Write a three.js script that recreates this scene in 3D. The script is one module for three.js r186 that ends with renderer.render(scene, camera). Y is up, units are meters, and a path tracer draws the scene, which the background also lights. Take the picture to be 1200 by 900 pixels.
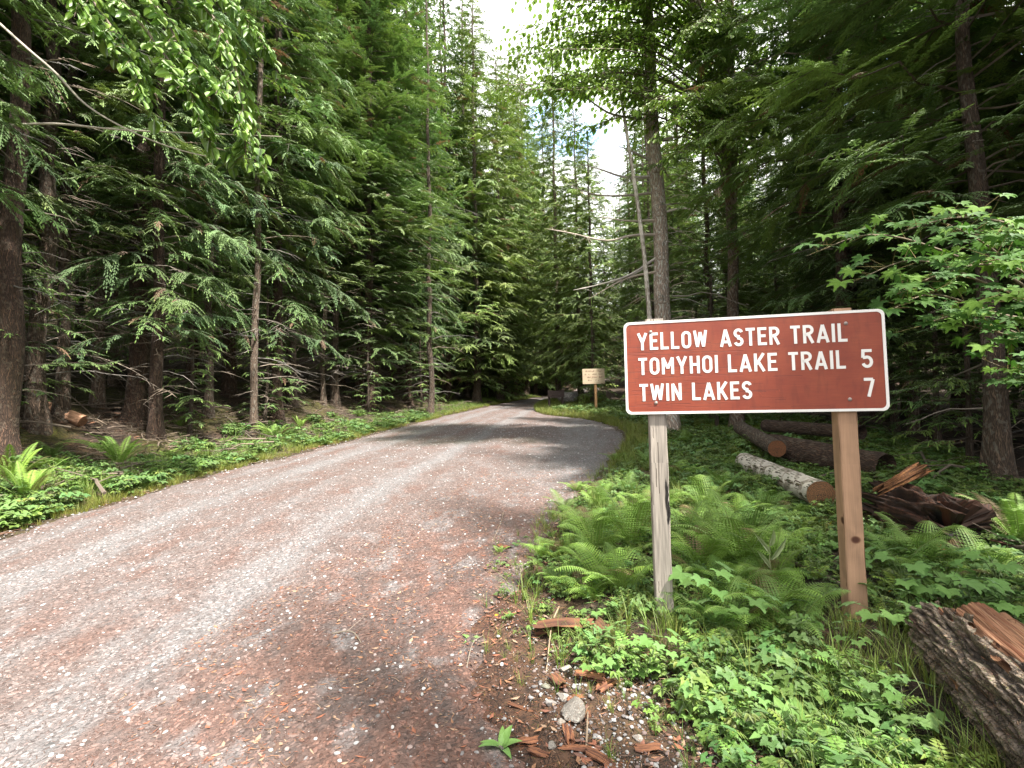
import * as THREE from 'three';
import { mergeGeometries } from 'three/addons/utils/BufferGeometryUtils.js';
import { createNoise2D, createNoise3D } from 'simplex-noise';

// ------------------------------------------------------------------ camera, sky, sun, exposure
const scene = new THREE.Scene();
const FOCAL = 560;                                             // of a frame 1200 x 900
const camera = new THREE.PerspectiveCamera(2 * Math.atan(450 / FOCAL) * 180 / Math.PI, 4 / 3, 0.05, 900);
camera.position.set(0, 1.5, 0);
camera.rotation.order = 'YXZ';
camera.rotation.set(Math.atan(29 / 560), 0, -0.018);
camera.updateMatrixWorld(true);

const renderer = new THREE.WebGLRenderer({ antialias: true });
renderer.setSize(1200, 900);
renderer.toneMapping = THREE.LinearToneMapping;
renderer.toneMappingExposure = 3.8;
renderer.shadowMap.enabled = true;

const SUN = new THREE.Vector3(0.38, 0.88, 0.36).normalize();
const sun = new THREE.DirectionalLight(new THREE.Color(1, 0.95, 0.86), 5);
sun.name = 'sun';
sun.position.copy(SUN).multiplyScalar(80);
sun.castShadow = true;
sun.shadow.radius = 5;
sun.shadow.mapSize.set(4096, 4096);
Object.assign(sun.shadow.camera, { left: -50, right: 50, top: 50, bottom: -50, near: 1, far: 200 });
scene.add(sun, sun.target);

const rngOf = (seed) => { let s = seed | 0; return () => { s = (s + 0x6d2b79f5) | 0; let t = Math.imul(s ^ (s >>> 15), 1 | s); t = (t + Math.imul(t ^ (t >>> 7), 61 | t)) ^ t; return ((t ^ (t >>> 14)) >>> 0) / 4294967296; }; };
const n2 = createNoise2D(rngOf(11)), n3 = createNoise3D(rngOf(12));
const fbm2 = (x, y, o = 4) => { let a = 0, w = 0.5, f = 1; for (let i = 0; i < o; i++) { a += w * n2(x * f, y * f); w *= 0.5; f *= 2.03; } return a; };
const fbm3 = (x, y, z, o = 4) => { let a = 0, w = 0.5, f = 1; for (let i = 0; i < o; i++) { a += w * n3(x * f, y * f, z * f); w *= 0.5; f *= 2.03; } return a; };
const clamp = (x, a = 0, b = 1) => Math.min(b, Math.max(a, x));
const sstep = (a, b, x) => { const t = clamp((x - a) / (b - a)); return t * t * (3 - 2 * t); };
const lerp = (a, b, t) => a + (b - a) * t;
const V = (x, y, z) => new THREE.Vector3(x, y, z);

{ // broken bright cloud over a blue summer sky
  const W = 1024, H = 512, d = new Float32Array(W * H * 4);
  for (let r = 0; r < H; r++) for (let c = 0; c < W; c++) {
    const el = ((r + 0.5) / H - 0.5) * Math.PI, az = ((c + 0.5) / W - 0.5) * 2 * Math.PI;
    const x = Math.cos(az) * Math.cos(el), y = Math.sin(el), z = Math.sin(az) * Math.cos(el);
    const k = 1.6 / (Math.max(y, 0) + 0.35), cl = fbm3(x * k, y * 2, z * k, 5);
    const cover = sstep(-0.62, -0.30, cl), lum = 1.02 + 0.55 * fbm3(x * k * 1.7 + 5, 3, z * k * 1.7, 4);
    const h = clamp(y), blue = [lerp(0.42, 0.17, h), lerp(0.60, 0.36, h), lerp(0.86, 0.80, h)], o = (r * W + c) * 4;
    for (let i = 0; i < 3; i++) d[o + i] = y < 0 ? [0.10, 0.10, 0.08][i] : lerp(blue[i], [0.75, 0.745, 0.735][i] * lum, cover);
    d[o + 3] = 1;
  }
  const t = new THREE.DataTexture(d, W, H, THREE.RGBAFormat, THREE.FloatType);
  t.mapping = THREE.EquirectangularReflectionMapping; t.magFilter = THREE.LinearFilter; t.needsUpdate = true;
  scene.background = t; scene.environment = t;
}

// ------------------------------------------------------------------ helpers
const ray = (px, py) => V((px - 600) / FOCAL, (450 - py) / FOCAL, -1).applyQuaternion(camera.quaternion);
const at = (px, py, depth) => ray(px, py).multiplyScalar(depth).add(camera.position);   // a place seen at a pixel of the photo, at a depth in metres
function onGround(px, py) { const r = ray(px, py); for (let t = 0.8; t < 90; t += 0.01 + t * 0.002) { const p = r.clone().multiplyScalar(t).add(camera.position); if (p.y < height(p.x, p.z)) return p; } return at(px, py, 90); }
const used = new Map();
function numbered(n) { const k = used.get(n) ?? 0; used.set(n, k + 1); return k ? n + '_' + String(k).padStart(3, '0') : n; }
function tag(o, label, category, group, kind) { if (label) o.userData.label = label; if (category) o.userData.category = category; if (group) o.userData.group = group; if (kind) o.userData.kind = kind; return o; }
function thing(name, label, category, pos = [0, 0, 0], turn = 0, group) { const o = new THREE.Group(); o.name = numbered(name); o.position.set(...pos); o.rotation.y = turn; scene.add(o); return tag(o, label, category, group); }
function part(name, geo, mat, parent, label) { const m = new THREE.Mesh(geo, mat); m.name = name; m.castShadow = m.receiveShadow = true; parent.add(m); if (label) m.userData.label = label; return m; }
function solo(name, geo, mat, label, category, group, kind) { const m = new THREE.Mesh(geo, mat); m.name = numbered(name); m.castShadow = m.receiveShadow = true; scene.add(m); return tag(m, label, category, group, kind); }
function copyOf(src, name, label, category, pos, turn, scale, group) { const c = src.clone(); c.name = numbered(name); c.position.set(...pos); c.rotation.set(0, turn, 0); if (scale) (Array.isArray(scale) ? c.scale.set(...scale) : c.scale.setScalar(scale)); c.userData = {}; scene.add(c); return tag(c, label, category, group); }

class Buf {   // growing buffers of one mesh: positions, colours, uv, triangles
  constructor() { this.p = new Float32Array(3072); this.c = new Float32Array(3072); this.u = new Float32Array(2048); this.i = new Uint32Array(4096); this.n = 0; this.ni = 0; this.hasUV = false; }
  v(x, y, z, r = 1, g = 1, b = 1, s = 0, t = 0) {
    const n = this.n;
    if (n * 3 + 3 > this.p.length) { for (const k of ['p', 'c', 'u']) { const a = new Float32Array(this[k].length * 2); a.set(this[k]); this[k] = a; } }
    const o = n * 3; this.p[o] = x; this.p[o + 1] = y; this.p[o + 2] = z; this.c[o] = r; this.c[o + 1] = g; this.c[o + 2] = b; this.u[n * 2] = s; this.u[n * 2 + 1] = t;
    return this.n++;
  }
  t(a, b, c) { if (this.ni + 3 > this.i.length) { const q = new Uint32Array(this.i.length * 2); q.set(this.i); this.i = q; } this.i[this.ni++] = a; this.i[this.ni++] = b; this.i[this.ni++] = c; }
  geo(smooth = false, uv = false) {
    const g = new THREE.BufferGeometry();
    g.setAttribute('position', new THREE.BufferAttribute(this.p.slice(0, this.n * 3), 3));
    g.setAttribute('color', new THREE.BufferAttribute(this.c.slice(0, this.n * 3), 3));
    if (uv) g.setAttribute('uv', new THREE.BufferAttribute(this.u.slice(0, this.n * 2), 2));
    g.setIndex(new THREE.BufferAttribute(this.i.slice(0, this.ni), 1));
    if (smooth) g.computeVertexNormals();
    return g;
  }
}
// a folded, pointed blade: root, two shoulders, tip
function kite(b, x, y, z, dx, dy, dz, len, wid, sx, sy, sz, fold, col, mid = 0.45) {
  const a = b.v(x, y, z, ...col), mx = x + dx * len * mid, my = y + dy * len * mid, mz = z + dz * len * mid;
  const l = b.v(mx + sx * wid, my + sy * wid - fold, mz + sz * wid, ...col), t = b.v(x + dx * len, y + dy * len - fold * 0.5, z + dz * len, ...col), r = b.v(mx - sx * wid, my - sy * wid - fold, mz - sz * wid, ...col);
  b.t(a, l, t); b.t(a, t, r);
}
// a tapered stick through points, with n sides
function stick(b, pts, r0, r1, sides = 4, col = [1, 1, 1], smoothUV = 1) {
  const ring = []; let len = 0;
  for (let k = 0; k < pts.length; k++) {
    const d = (pts[Math.min(k + 1, pts.length - 1)].clone().sub(pts[Math.max(k - 1, 0)])).normalize();
    const s = Math.abs(d.y) > 0.9 ? V(1, 0, 0).cross(d).normalize() : V(0, 1, 0).cross(d).normalize(), u = d.clone().cross(s), r = lerp(r0, r1, k / (pts.length - 1));
    if (k) len += pts[k].distanceTo(pts[k - 1]);
    const q = [];
    for (let j = 0; j < sides; j++) { const a = j / sides * Math.PI * 2, c = Math.cos(a) * r, e = Math.sin(a) * r; q.push(b.v(pts[k].x + s.x * c + u.x * e, pts[k].y + s.y * c + u.y * e, pts[k].z + s.z * c + u.z * e, ...col, j / sides * smoothUV, len)); }
    ring.push(q);
  }
  for (let k = 0; k + 1 < ring.length; k++) for (let j = 0; j < sides; j++) { const j2 = (j + 1) % sides; b.t(ring[k][j], ring[k][j2], ring[k + 1][j2]); b.t(ring[k][j], ring[k + 1][j2], ring[k + 1][j]); }
  const e = ring[ring.length - 1]; for (let j = 1; j + 1 < sides; j++) b.t(e[0], e[j], e[j + 1]);
  const s = ring[0]; for (let j = 1; j + 1 < sides; j++) b.t(s[0], s[j + 1], s[j]);
}
const tint = (rnd, c, v = 0.2) => { const k = 1 + (rnd() - 0.5) * 2 * v, h = (rnd() - 0.5) * v * 0.6; return [c[0] * k * (1 + h), c[1] * k, c[2] * k * (1 - h)]; };
const mixc = (a, b, t) => [lerp(a[0], b[0], t), lerp(a[1], b[1], t), lerp(a[2], b[2], t)];

// ------------------------------------------------------------------ textures and materials
function canvasPair(W, H, draw) {
  const c = document.createElement('canvas'), d = document.createElement('canvas'); c.width = d.width = W; c.height = d.height = H;
  draw(c.getContext('2d'), d.getContext('2d'), W, H);
  const mk = (cv, srgb) => { const t = new THREE.CanvasTexture(cv); t.wrapS = t.wrapT = THREE.RepeatWrapping; t.magFilter = THREE.LinearFilter; if (srgb) t.colorSpace = THREE.SRGBColorSpace; return t; };
  return [mk(c, true), mk(d, false)];
}
const wrapDraw = (W, H, x, y, r, f) => { for (const ox of [0, -W, W]) for (const oy of [0, -H, H]) if (x + ox > -r && x + ox < W + r && y + oy > -r && y + oy < H + r) f(x + ox, y + oy); };
const grey = (v) => { v = Math.round(clamp(v, 0, 255)); return `rgb(${v},${v},${v})`; };
function noiseFill(c, W, H, f) { const im = c.createImageData(W, H), d = im.data; for (let y = 0; y < H; y++) for (let x = 0; x < W; x++) { const q = f(x / W, y / H), o = (y * W + x) * 4; d[o] = q[0]; d[o + 1] = q[1]; d[o + 2] = q[2]; d[o + 3] = 255; } c.putImageData(im, 0, 0); }
const tileNoise = (u, v, f, o = 4) => { const a = u * 2 * Math.PI, b = v * 2 * Math.PI, R = f / (2 * Math.PI); return fbm3(Math.cos(a) * R + Math.cos(b) * R * 0.73, Math.sin(a) * R + 7.7, Math.sin(b) * R + Math.cos(b) * R * 0.41, o); };

const [gravelMap, gravelBump] = canvasPair(2048, 2048, (c, d, W, H) => {   // 2 m of crushed stone and needles
  const r = rngOf(21);
  noiseFill(c, W, H, (u, v) => { const k = 178 + 30 * tileNoise(u, v, 40, 3) + (r() - 0.5) * 50; return [k, k * 0.97, k * 0.95]; });
  d.fillStyle = grey(90); d.fillRect(0, 0, W, H);
  for (let i = 0; i < 34000; i++) {
    const x = r() * W, y = r() * H, s = 1.6 + Math.pow(r(), 3.6) * 11, a = r() * 3.14, k = 1.2 + r() * 0.7, sh = 130 + r() * 120, warm = r();
    const col = `rgb(${sh | 0},${(sh * (0.93 + 0.07 * warm)) | 0},${(sh * (0.90 + 0.09 * warm)) | 0})`, n = 5 + (r() * 4 | 0), js = []; for (let q = 0; q < n; q++) js.push(0.75 + r() * 0.4);
    wrapDraw(W, H, x, y, s * 2, (X, Y) => { for (const [q, f, m] of [[c, col, 1], [d, grey(120 + s * 5), 1], [d, grey(150 + s * 6), 0.62]]) { q.fillStyle = f; q.beginPath(); for (let j = 0; j < n; j++) { const t = j / n * 6.283, ex = Math.cos(t) * s * k * js[j] * m, ey = Math.sin(t) * s * js[j] * m; q.lineTo(X + ex * Math.cos(a) - ey * Math.sin(a), Y + ex * Math.sin(a) + ey * Math.cos(a)); } q.fill(); } });
  }
  for (let i = 0; i < 5000; i++) { const x = r() * W, y = r() * H, a = r() * 6.28, l = 8 + r() * 26; const sh = 110 + r() * 110; wrapDraw(W, H, x, y, 40, (X, Y) => { for (const [q, f] of [[c, `rgb(${sh | 0},${sh * 0.8 | 0},${sh * 0.7 | 0})`], [d, grey(190)]]) { q.strokeStyle = f; q.lineWidth = 1.6 + (i % 3) * 0.6; q.beginPath(); q.moveTo(X, Y); q.lineTo(X + Math.cos(a) * l, Y + Math.sin(a) * l); q.stroke(); } }); }
});
const [litterMap, litterBump] = canvasPair(1024, 1024, (c, d, W, H) => {   // 1.5 m of needles, twigs and crumbs
  const r = rngOf(22);
  noiseFill(c, W, H, (u, v) => { const k = 150 + 70 * tileNoise(u, v, 16, 4) + (r() - 0.5) * 50; return [k, k * 0.93, k * 0.85]; });
  d.fillStyle = grey(70); d.fillRect(0, 0, W, H);
  for (let i = 0; i < 9000; i++) { const x = r() * W, y = r() * H, a = r() * 6.28, l = 6 + r() * r() * 50, sh = 60 + r() * 190, g = r() < 0.15 ? 1.1 : 0.86; wrapDraw(W, H, x, y, 60, (X, Y) => { for (const [q, f] of [[c, `rgb(${sh | 0},${Math.min(255, sh * g) | 0},${sh * 0.72 | 0})`], [d, grey(110 + r() * 110)]]) { q.strokeStyle = f; q.lineWidth = 1 + (i % 4) * 0.9; q.beginPath(); q.moveTo(X, Y); q.lineTo(X + Math.cos(a) * l, Y + Math.sin(a) * l); q.stroke(); } }); }
});
const [barkMap, barkBump] = canvasPair(1024, 1024, (c, d, W, H) => {       // furrowed conifer bark with pale lichen
  const r = rngOf(23), f = (u, v) => { const w = tileNoise(u, v, 5, 3) * 0.05; return 1 - Math.abs(tileNoise(u * 1 + w, v, 1, 1) * 0.3 + tileNoise((u * 5 + w * 3) % 1, v, 7, 3)) * 1.9; };
  noiseFill(c, W, H, (u, v) => { const ridge = clamp(1 - f(u, v)), li = sstep(0.12, 0.34, tileNoise(u + 0.3, v, 9, 4)), g = (r() - 0.5) * 30; const k = 84 + 88 * ridge + g; return [lerp(k * 1.06, 190 + g, li * 0.55), lerp(k * 0.90, 190 + g, li * 0.55), lerp(k * 0.78, 178 + g, li * 0.55)]; });
  noiseFill(d, W, H, (u, v) => { const k = 60 + 170 * clamp(1 - f(u, v)) + (r() - 0.5) * 20; return [k, k, k]; });
});
const [paperMap, paperBump] = canvasPair(512, 512, (c, d, W, H) => {       // white bark with dark bands
  const r = rngOf(24);
  noiseFill(c, W, H, (u, v) => { const k = 196 + 40 * tileNoise(u, v, 6, 4) + (r() - 0.5) * 18, s = sstep(0.05, 0.3, tileNoise(u, v, 4, 4)); return [lerp(k, 118, s * 0.75), lerp(k * 0.97, 108, s * 0.75), lerp(k * 0.93, 98, s * 0.75)]; });
  d.fillStyle = grey(150); d.fillRect(0, 0, W, H);
  for (let i = 0; i < 260; i++) { const x = r() * W, y = r() * H, l = 8 + r() * 60, h = 1.5 + r() * 5; wrapDraw(W, H, x, y, 80, (X, Y) => { c.fillStyle = `rgba(${50 + (i % 30)},${44 + (i % 26)},40,.9)`; c.beginPath(); c.ellipse(X, Y, h, l * 0.5, 0, 0, 7); c.fill(); d.fillStyle = grey(70); d.beginPath(); d.ellipse(X, Y, h, l * 0.5, 0, 0, 7); d.fill(); }); }
});
const [grainMap, grainBump] = canvasPair(512, 1024, (c, d, W, H) => {      // sawn timber, grain along v
  const r = rngOf(25), col = [], crack = []; for (let x = 0; x < W; x++) { col.push(0); crack.push(0); }
  const g = (u, v) => tileNoise(u, v * 0.05 + 0.2, 60, 3) + 0.6 * tileNoise((u + 0.02 * Math.sin(v * 6.283)) % 1, v * 0.1, 22, 2);
  noiseFill(c, W, H, (u, v) => { const k = 208 + 46 * g(u, v) + (r() - 0.5) * 14; return [k, k * 0.965, k * 0.93]; });
  noiseFill(d, W, H, (u, v) => { const k = 150 + 90 * g(u, v); return [k, k, k]; });
  for (let i = 0; i < 42; i++) { const x = r() * W, y = r() * H, l = 60 + r() * 300; wrapDraw(W, H, x, y, 420, (X, Y) => { for (const [q, f] of [[c, 'rgba(70,58,48,.75)'], [d, grey(20)]]) { q.strokeStyle = f; q.lineWidth = 0.8 + (i % 3) * 0.5; q.beginPath(); q.moveTo(X, Y); q.bezierCurveTo(X + 3, Y + l / 3, X - 3, Y + l * 0.66, X + 1, Y + l); q.stroke(); } }); }
  for (const [x, y] of [[150, 250], [360, 700], [90, 860]]) for (const q of [c]) { q.fillStyle = 'rgba(84,52,34,.9)'; q.beginPath(); q.ellipse(x, y, 12, 20, 0, 0, 7); q.fill(); q.strokeStyle = 'rgba(120,84,58,.7)'; q.lineWidth = 3; q.beginPath(); q.ellipse(x, y, 22, 42, 0, 0, 7); q.stroke(); }
});
const rep = (t, x, y) => { const c = t.clone(); c.repeat.set(x, y); c.needsUpdate = true; return c; };
const std = (o) => new THREE.MeshStandardMaterial({ roughness: 0.9, metalness: 0, ...o });
const lin = (r, g, b) => new THREE.Color().setRGB(r, g, b);
const leafy = (t = 0.4, rough = 0.6, c = lin(1, 1, 1)) => new THREE.MeshPhysicalMaterial({ color: c, vertexColors: true, roughness: rough, transmission: t, thickness: 0, specularIntensity: 0.6, side: THREE.DoubleSide });
const M = {
  needles: leafy(0.42, 0.75),
  leaf: leafy(0.5, 0.5), herb: leafy(0.42, 0.6),
  bark: std({ color: lin(0.36, 0.345, 0.33), map: barkMap, bumpMap: barkBump, bumpScale: 0.025, roughness: 0.95 }),
  barkPale: std({ color: lin(0.50, 0.49, 0.48), map: barkMap, bumpMap: barkBump, bumpScale: 0.018, roughness: 0.95 }),
  snag: std({ color: lin(1.75, 1.95, 2.15), map: barkMap, bumpMap: barkBump, bumpScale: 0.02, roughness: 0.95 }),
  barkDark: std({ color: lin(0.24, 0.19, 0.165), map: barkMap, bumpMap: barkBump, bumpScale: 0.03, roughness: 0.95 }),
  paper: std({ color: lin(0.8, 0.78, 0.75), map: paperMap, bumpMap: paperBump, bumpScale: 0.004, roughness: 0.8 }),
  twig: std({ vertexColors: true, roughness: 0.9 }),
  bits: std({ vertexColors: true, roughness: 0.9 }),
};

// ------------------------------------------------------------------ the lie of the land
const interp = (tab) => (s) => { if (s <= tab[0][0]) return tab[0][1]; for (let i = 1; i < tab.length; i++) if (s <= tab[i][0]) { const [a, p] = tab[i - 1], [b, q] = tab[i]; const h = b - a, m0 = i > 1 ? (q - tab[i - 2][1]) / (b - tab[i - 2][0]) : (q - p) / h, m1 = i + 1 < tab.length ? (tab[i + 1][1] - p) / (tab[i + 1][0] - a) : (q - p) / h, t = (s - a) / h, t2 = t * t, t3 = t2 * t; return (2 * t3 - 3 * t2 + 1) * p + (t3 - 2 * t2 + t) * h * m0 + (-2 * t3 + 3 * t2) * q + (t3 - t2) * h * m1; } return tab[tab.length - 1][1]; };
const roadLeft = interp([[-12, -6.2], [0, -5.75], [5, -5.5], [12, -4.4], [22, -2.7], [34, 0.1], [43, 3.0], [60, 10]]);
const roadRight = interp([[-12, 1.0], [0, 0.45], [1.9, 0.1], [2.9, -0.15], [4.1, 0.15], [7.3, 1.3], [11, 2.6], [14, 3.1], [16.5, 3.0], [18.5, 2.4], [20.3, 1.5], [22.5, 1.15], [28, 1.5], [34, 2.7], [43, 6], [60, 13]]);
const grade = (s) => -0.17 * Math.exp(-(((s - 2.9) / 2.4) ** 2)) + (s < 40 ? 0.06 * s : 2.4 + (s - 40) * 0.045);
const edgeJag = (s) => 0.16 * fbm2(s * 0.9, 3.3, 3) + 0.05 * n2(s * 6, 9);
function roadIn(x, z) { const s = -z; return Math.min(x - roadLeft(s) - edgeJag(s), roadRight(s) + edgeJag(s + 40) - x); }   // metres inside the road's edge, negative outside
function height(x, z) {
  const s = -z, dl = roadLeft(s) - x, dr = x - roadRight(s);
  let h = grade(s);
  const off = sstep(0, 1.2, Math.max(dl, dr));
  if (dl > 0) { const q = Math.max(0, dl - 1.2); h += 0.10 * sstep(0, 1.3, dl) + q * 0.30 * sstep(0, 3, q) * (1 - 0.3 * sstep(10, 60, q)); }
  if (dr > 0) { const q = Math.max(0, dr - 0.3); h += 0.05 * sstep(0, 0.5, dr) + Math.min(q, 30) * 0.05; }
  h += off * (0.16 * fbm2(x * 0.35, z * 0.35, 3) + 0.07 * fbm2(x * 1.6 + 9, z * 1.6, 3));
  { const u = x - roadLeft(s) + 0.25 * fbm2(s * 0.16, 5, 2), on = sstep(0.1, 0.6, Math.min(-dl, -dr)); h -= on * 0.022 * (Math.exp(-(((u - 1.35) / 0.3) ** 2)) + Math.exp(-(((u - 3.35) / 0.3) ** 2))) - on * 0.012 * Math.exp(-(((u - 2.4) / 0.35) ** 2)); }
  h += (1 - off) * (0.035 * fbm2(x * 0.8, z * 0.3, 3) + 0.012 * fbm2(x * 4, z * 3, 2));
  { const D = Math.hypot(x, z + 6); h += 17 * sstep(40, 105, D) * sstep(-10, 20, s); }
  h += 0.06 * Math.exp(-((x - 3.0) ** 2 / 2.2 + (s - 21) ** 2 / 3.5));     // the little bank by the notice
  return h;
}
const LITTER = [0.085, 0.052, 0.035], DARKSOIL = [0.038, 0.029, 0.022], MOSS = [0.10, 0.115, 0.025], VERGE = [0.10, 0.09, 0.042];
function groundTone(x, z) {
  const s = -z, dl = roadLeft(s) - x, dr = x - roadRight(s), a = fbm2(x * 0.8, z * 0.8, 4), b = fbm2(x * 2.3 + 4, z * 2.3, 3);
  let c = mixc(LITTER, DARKSOIL, clamp(0.5 + a * 1.1));
  if (dl > 2) c = mixc(c, MOSS, sstep(-0.15, 0.25, fbm2(x * 0.45 + 20, z * 0.45, 3)) * 0.8);
  c = mixc(c, VERGE, (1 - sstep(0.3, 2.2, Math.max(dl, dr))) * clamp(0.4 + b));
  if (dr > -0.5 && dr < 1.2 && s < 6) c = mixc(c, [0.115, 0.055, 0.042], clamp(0.8 - dr + b * 0.5) * 0.8);
  return c;
}
function axis(parts) { const out = []; for (const [a, b, st] of parts) { const n = Math.max(1, Math.round((b - a) / st)); for (let i = 0; i < n; i++) out.push(a + (b - a) * i / n); } out.push(parts[parts.length - 1][1]); return out; }
{
  const xs = axis([[-220, -60, 20], [-60, -24, 2.5], [-24, -9, 0.5], [-9, -4, 0.14], [-4, 4, 0.12], [4, 8, 0.14], [8, 24, 0.6], [24, 60, 4], [60, 220, 20]]), ss = axis([[-60, -8, 4], [-8, 0, 0.5], [0, 9, 0.1], [9, 20, 0.2], [20, 30, 0.4], [30, 60, 1], [60, 120, 6], [120, 320, 25]]);
  const b = new Buf();
  for (const s of ss) for (const x of xs) { const c = groundTone(x, -s); b.v(x, height(x, -s) - 0.07 * sstep(0.12, 0.3, roadIn(x, -s)), -s, c[0] * 1.6, c[1] * 1.6, c[2] * 1.6, x / 1.5, s / 1.5); }
  const w = xs.length; for (let i = 0; i + 1 < ss.length; i++) for (let j = 0; j + 1 < w; j++) { const o = i * w + j; b.t(o, o + 1, o + w + 1); b.t(o, o + w + 1, o + w); }
  solo('ground', b.geo(true, true), std({ vertexColors: true, map: litterMap, bumpMap: litterBump, bumpScale: 0.02, roughness: 1 }), 'forest floor of needles, twigs and moss rising on both sides of the road', null, null, 'structure');
}
const ROADGREY = [0.156, 0.157, 0.166], ROADPINK = [0.124, 0.103, 0.100], ROADRED = [0.115, 0.064, 0.050], ROADDARK = [0.064, 0.049, 0.046];
function roadTone(x, z) {
  const s = -z, L = roadLeft(s), R = roadRight(s), u = x - L, w = R - L;
  // wheel tracks bare to pale stone, needles swept between them
  const wob = 0.25 * fbm2(s * 0.16, 5, 2), tr = (c, k) => Math.exp(-(((u + wob - c) / k) ** 2));
  const tracks = Math.max(0.9 * tr(1.35, 0.34), tr(3.35, 0.30), 0.5 * tr(2.5, 0.14), 0.6 * tr(0.55, 0.16), sstep(5, 8, s) * 0.9 * tr(6.2, 1.0));
  const st = fbm2(u * 2.4, s * 0.35, 4), fine = fbm2(x * 5, z * 3.2, 4), patch = fbm2(x * 1.3 + 3, z * 0.8, 4);
  let c = mixc(ROADPINK, ROADGREY, clamp(tracks * 1.25 - 0.22 + st * 0.9 + fine * 0.45));
  c = mixc(c, ROADRED, clamp((0.12 + 0.9 * st + 0.9 * patch - tracks * 0.7)) * 0.8);
  const right = 1 - sstep(0.5, 2.7, R - x + 0.9 * patch), near = 1 - sstep(4.0, 8, s);
  c = mixc(c, mixc(ROADRED, ROADDARK, clamp(0.5 + fine * 1.6 + patch * 1.4)), right * near * 0.92);
  c = mixc(c, ROADGREY, sstep(0.2, 0.42, fbm2(x * 2.2 + 30, z * 1.6, 3)) * 0.6);
  return c;
}
{
  const NU = 150, ss = axis([[-6, 0.8, 0.3], [0.8, 6, 0.045], [6, 12, 0.09], [12, 24, 0.2], [24, 62, 0.5]]), b = new Buf();
  for (const s of ss) { const l = roadLeft(s) + edgeJag(s), r = roadRight(s) - (-edgeJag(s + 40)); for (let j = 0; j <= NU; j++) { const x = lerp(l, r, j / NU), c = roadTone(x, -s), inn = Math.min(x - l, r - x); b.v(x, height(x, -s) + lerp(-0.03, 0.012, sstep(0, 0.2, inn)), -s, c[0] * 1.7, c[1] * 1.7, c[2] * 1.7, x / 2, s / 2); } }
  const w = NU + 1; for (let i = 0; i + 1 < ss.length; i++) for (let j = 0; j < NU; j++) { const o = i * w + j; b.t(o, o + 1, o + w + 1); b.t(o, o + w + 1, o + w); }
  solo('road', b.geo(true, true), std({ vertexColors: true, map: gravelMap, bumpMap: gravelBump, bumpScale: 0.012, roughness: 0.95 }), 'unpaved forest road of pale gravel with swept red needles', null, null, 'structure');
}

// ------------------------------------------------------------------ conifers
const HEM = [0.090, 0.160, 0.040], HEMNEW = [0.22, 0.34, 0.060], TWIGC = [0.10, 0.075, 0.055];
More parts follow.
